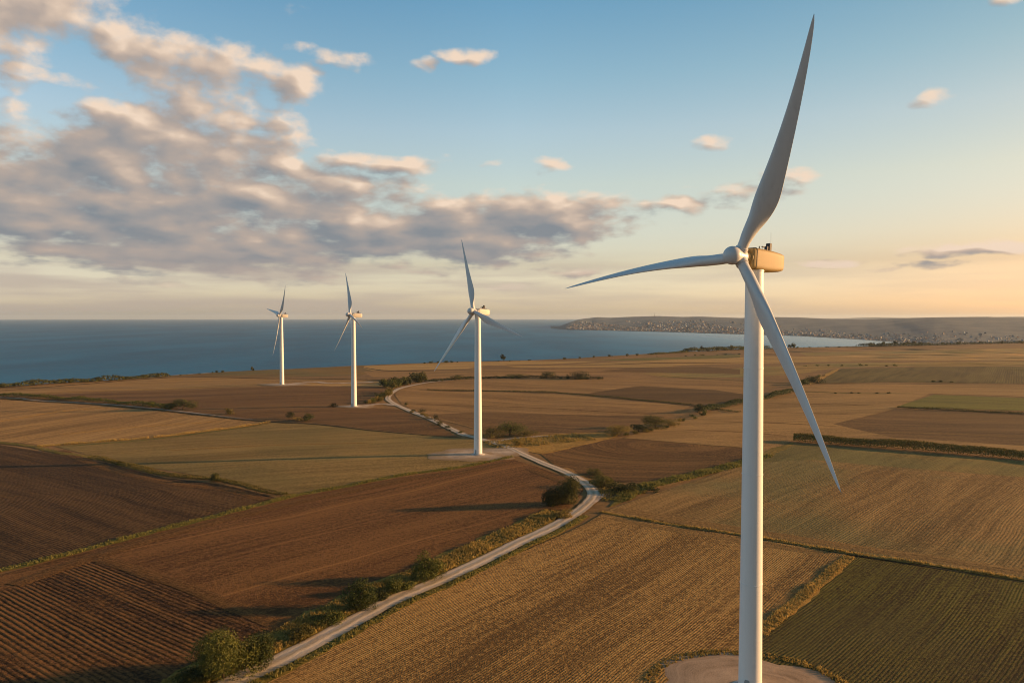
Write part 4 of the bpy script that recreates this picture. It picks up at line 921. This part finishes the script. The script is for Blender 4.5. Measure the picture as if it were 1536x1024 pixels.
bank('hedge', [(640,585.5),(760,587.5),(860,591.5),(960,600.5),(1045,609.5),(1110,619.5)], 3.5, 1.6, M_leafd, 14, .7, 'thin dark hedge line crossing the stubble right of the fork turbine', 'hedge', 3)
bank('hedge', [(1345,612),(1430,616),(1536,621),(1700,628)], 4, 2.0, M_leafd, 12, .8, 'dark low hedge under the bright green field at right', 'hedge', 4)
bank('hedge', [(-60,591),(0,594),(100,600),(165,605),(215,609.5),(262,614)], 7, 4.2, M_leaf, 26, .95, 'long uneven green hedge bank at the left above the farm track', 'hedge', 5)
bank('hedge', [(1050,619),(1080,612),(1110,606),(1150,598),(1190,588)], 7, 4.8, M_leaf, 40, .85, 'thick green hedge passing diagonally behind the big tower', 'hedge', 6)
bank('hedge', [(640,573),(700,568.5),(740,567.5),(800,567),(905,569)], 6, 3.0, M_leafd, 16, 1.0, 'mid-distance hedge crossing the fields right of the far track bend', 'hedge', 7)
for pts_, w_, h_, n_, lb_, sd_ in (([(1030,527.3),(1060,526.3),(1112,524.3),(1150,522.8)], 34, 8.5, 22, 'dark coastal wood along the shore left of the big tower', 11),
    ([(1290,519.8),(1330,519),(1390,518)], 34, 8, 20, 'dark wood on the low shore before the bay head', 12), ([(1390,518),(1460,516),(1536,514.3),(1700,512.5)], 30, 6, 9, 'thin wood on the skyline of the fields at far right', 13),
    ([(-200,590),(0,581),(100,574),(180,570)], 14, 5.5, 12, 'dark scrub along the cliff edge at far left', 14), ([(180,569.5),(215,566.5),(252,564.3)], 12, 4.2, 12, 'low dark scrub on the cliff edge left of the farthest turbine', 15),
    ([(975,532),(1030,528)], 14, 3.6, 9, 'low dark scrub on the shore before the coastal wood', 16)):
    bank('woodland', pts_, w_, h_, M_leafd, n_, 1.9, lb_, 'woodland', sd_, kind='stuff')
# ------------------------------------------------------------------ loose grass
def grass(name, pts, width, n_per_m, h_, mat, label, seed, off=.28, step=3., shift=0., bl=5):
    L = line(pts, step); g = np.random.default_rng(seed); V = []
    for i in range(len(L) - 1):
        a, b = L[i], L[i + 1]; d = b - a; n_ = g.poisson(n_per_m * d.length)
        if n_ == 0: continue
        nn = Vector((-d.y, d.x)).normalized(); s = g.random(n_); q = g.uniform(-.5, .5, n_) * width + shift
        clump = .6 + .8 * (math.sin(i * .9 + seed) * .5 + .5)
        x = a.x + d.x * s + nn.x * q; y = a.y + d.y * s + nn.y * q; z = H(a.x, a.y) + off - .05
        for k in range(bl):
            an = g.uniform(0, 2 * np.pi, n_); hh = h_ * clump * g.uniform(.5, 1.3, n_); w_ = .16 * h_ + .06; lean = g.uniform(.1, .55, n_) * hh; an2 = g.uniform(0, 2 * np.pi, n_)
            bx = x + g.normal(size=n_) * h_ * .25; by = y + g.normal(size=n_) * h_ * .25
            p0 = np.stack([bx - np.cos(an) * w_, by - np.sin(an) * w_, np.full(n_, z)], 1); p1 = np.stack([bx + np.cos(an) * w_, by + np.sin(an) * w_, np.full(n_, z)], 1)
            p2 = np.stack([bx + np.cos(an2) * lean, by + np.sin(an2) * lean, z + hh], 1)
            V.append(np.stack([p0, p1, p2], 1).reshape(-1, 3))
    V = np.concatenate(V); o = link(name, quads_mesh(name, V, [mat], tri=True)); return tag(o, label, 'grass', None, 'stuff')
grass('tall_grass', VERGE_L, 9.5, 24, .75, M_grassb, 'tall golden grass on the verge left of the gravel road', 1)
grass('tall_grass', VERGE_R, 2.4, 7, .5, M_grassg, 'green weeds on the narrow verge right of the gravel road', 2)
grass('tall_grass', [(900,768),(1000,786),(1110,802),(1270,829),(1400,848),(1536,870),(1800,915)], 2.0, 9, .55, M_straw, 'dry grass ridge between the two stubble fields at right', 3)
grass('tall_grass', [(1275,835),(1220,882),(1170,925),(1140,952)], 3.6, 20, .5, M_straw, 'dry grass strip along the dark green crop', 4)
grass('tall_grass', [(925,752),(945,742),(960,733),(1020,718),(1110,696),(1150,683)], 8, 14, .95, M_grassg, 'green reeds along the boundary left of the big tower', 5)
grass('tall_grass', [(-100,880),(0,856),(60,842),(130,824),(300,780),(420,749),(455,741),(520,729),(600,713),(690,701),(770,685)], 3.4, 8, .6, M_grassg, 'green grass margin between the dark and chocolate fields', 6)
grass('tall_grass', [(735,668),(800,662),(880,655)], 28, 14, .8, M_grassb, 'rough golden grass beside the track fork', 7)
grass('tall_grass', [(900,722),(918,738),(925,752)], 12, 10, .8, M_grassb, 'tangled grass around the sharp road bend', 8)
grass('tall_grass', [(60,670),(80,668),(240,655),(405,633)], 3, 5, .9, M_straw, 'golden grass line between stubble and green field at left', 9)
c0 = TURB[0]
ring_pts = [(c0.x + 20.5 * math.cos(a), c0.y + 17 * math.sin(a)) for a in [R(q) for q in range(-40, 225, 12)]]
grass('tall_grass', [Vector(q) for q in ring_pts], 2.6, 9, .45, M_grassb, 'ring of weeds round the gravel pad of the near turbine', 10)
# mast on the headland
bp = hpos(982, .99); Vx, Fx = tube(Vector((0, 0, -3)), Vector((0, 0, 38)), 2.2, .8, 8); ms = link('radio_mast', mesh('radio_mast', Vx, Fx, M_dark), None, bp)
tag(ms, 'slim radio mast on the crest of the far headland', 'mast')
# ------------------------------------------------------------------ haze
def haze():
    x, y0, y1, z0, z1 = 39000, -39000, 39000, -33, 165
    V = [(sx * x, yy, z) for z in (z0, z1) for yy in (y0, y1) for sx in (-1, 1)]
    Fs = [(0, 2, 3, 1), (4, 5, 7, 6), (0, 1, 5, 4), (2, 6, 7, 3), (0, 4, 6, 2), (1, 3, 7, 5)]
    m = bpy.data.materials.new('haze_air'); m.use_nodes = True; t = m.node_tree; t.nodes.clear()
    o_ = t.nodes.new('ShaderNodeOutputMaterial'); pv = t.nodes.new('ShaderNodeVolumePrincipled')
    pv.inputs['Color'].default_value = (.72, .88, 1, 1); pv.inputs['Density'].default_value = 2.0e-5; pv.inputs['Anisotropy'].default_value = .2
    t.links.new(pv.outputs[0], o_.inputs['Volume'])
    h_ = link('haze', mesh('haze', V, Fs, m, smooth=False)); tag(h_, 'thin evening haze over land and sea', 'haze', None, 'stuff')
haze()
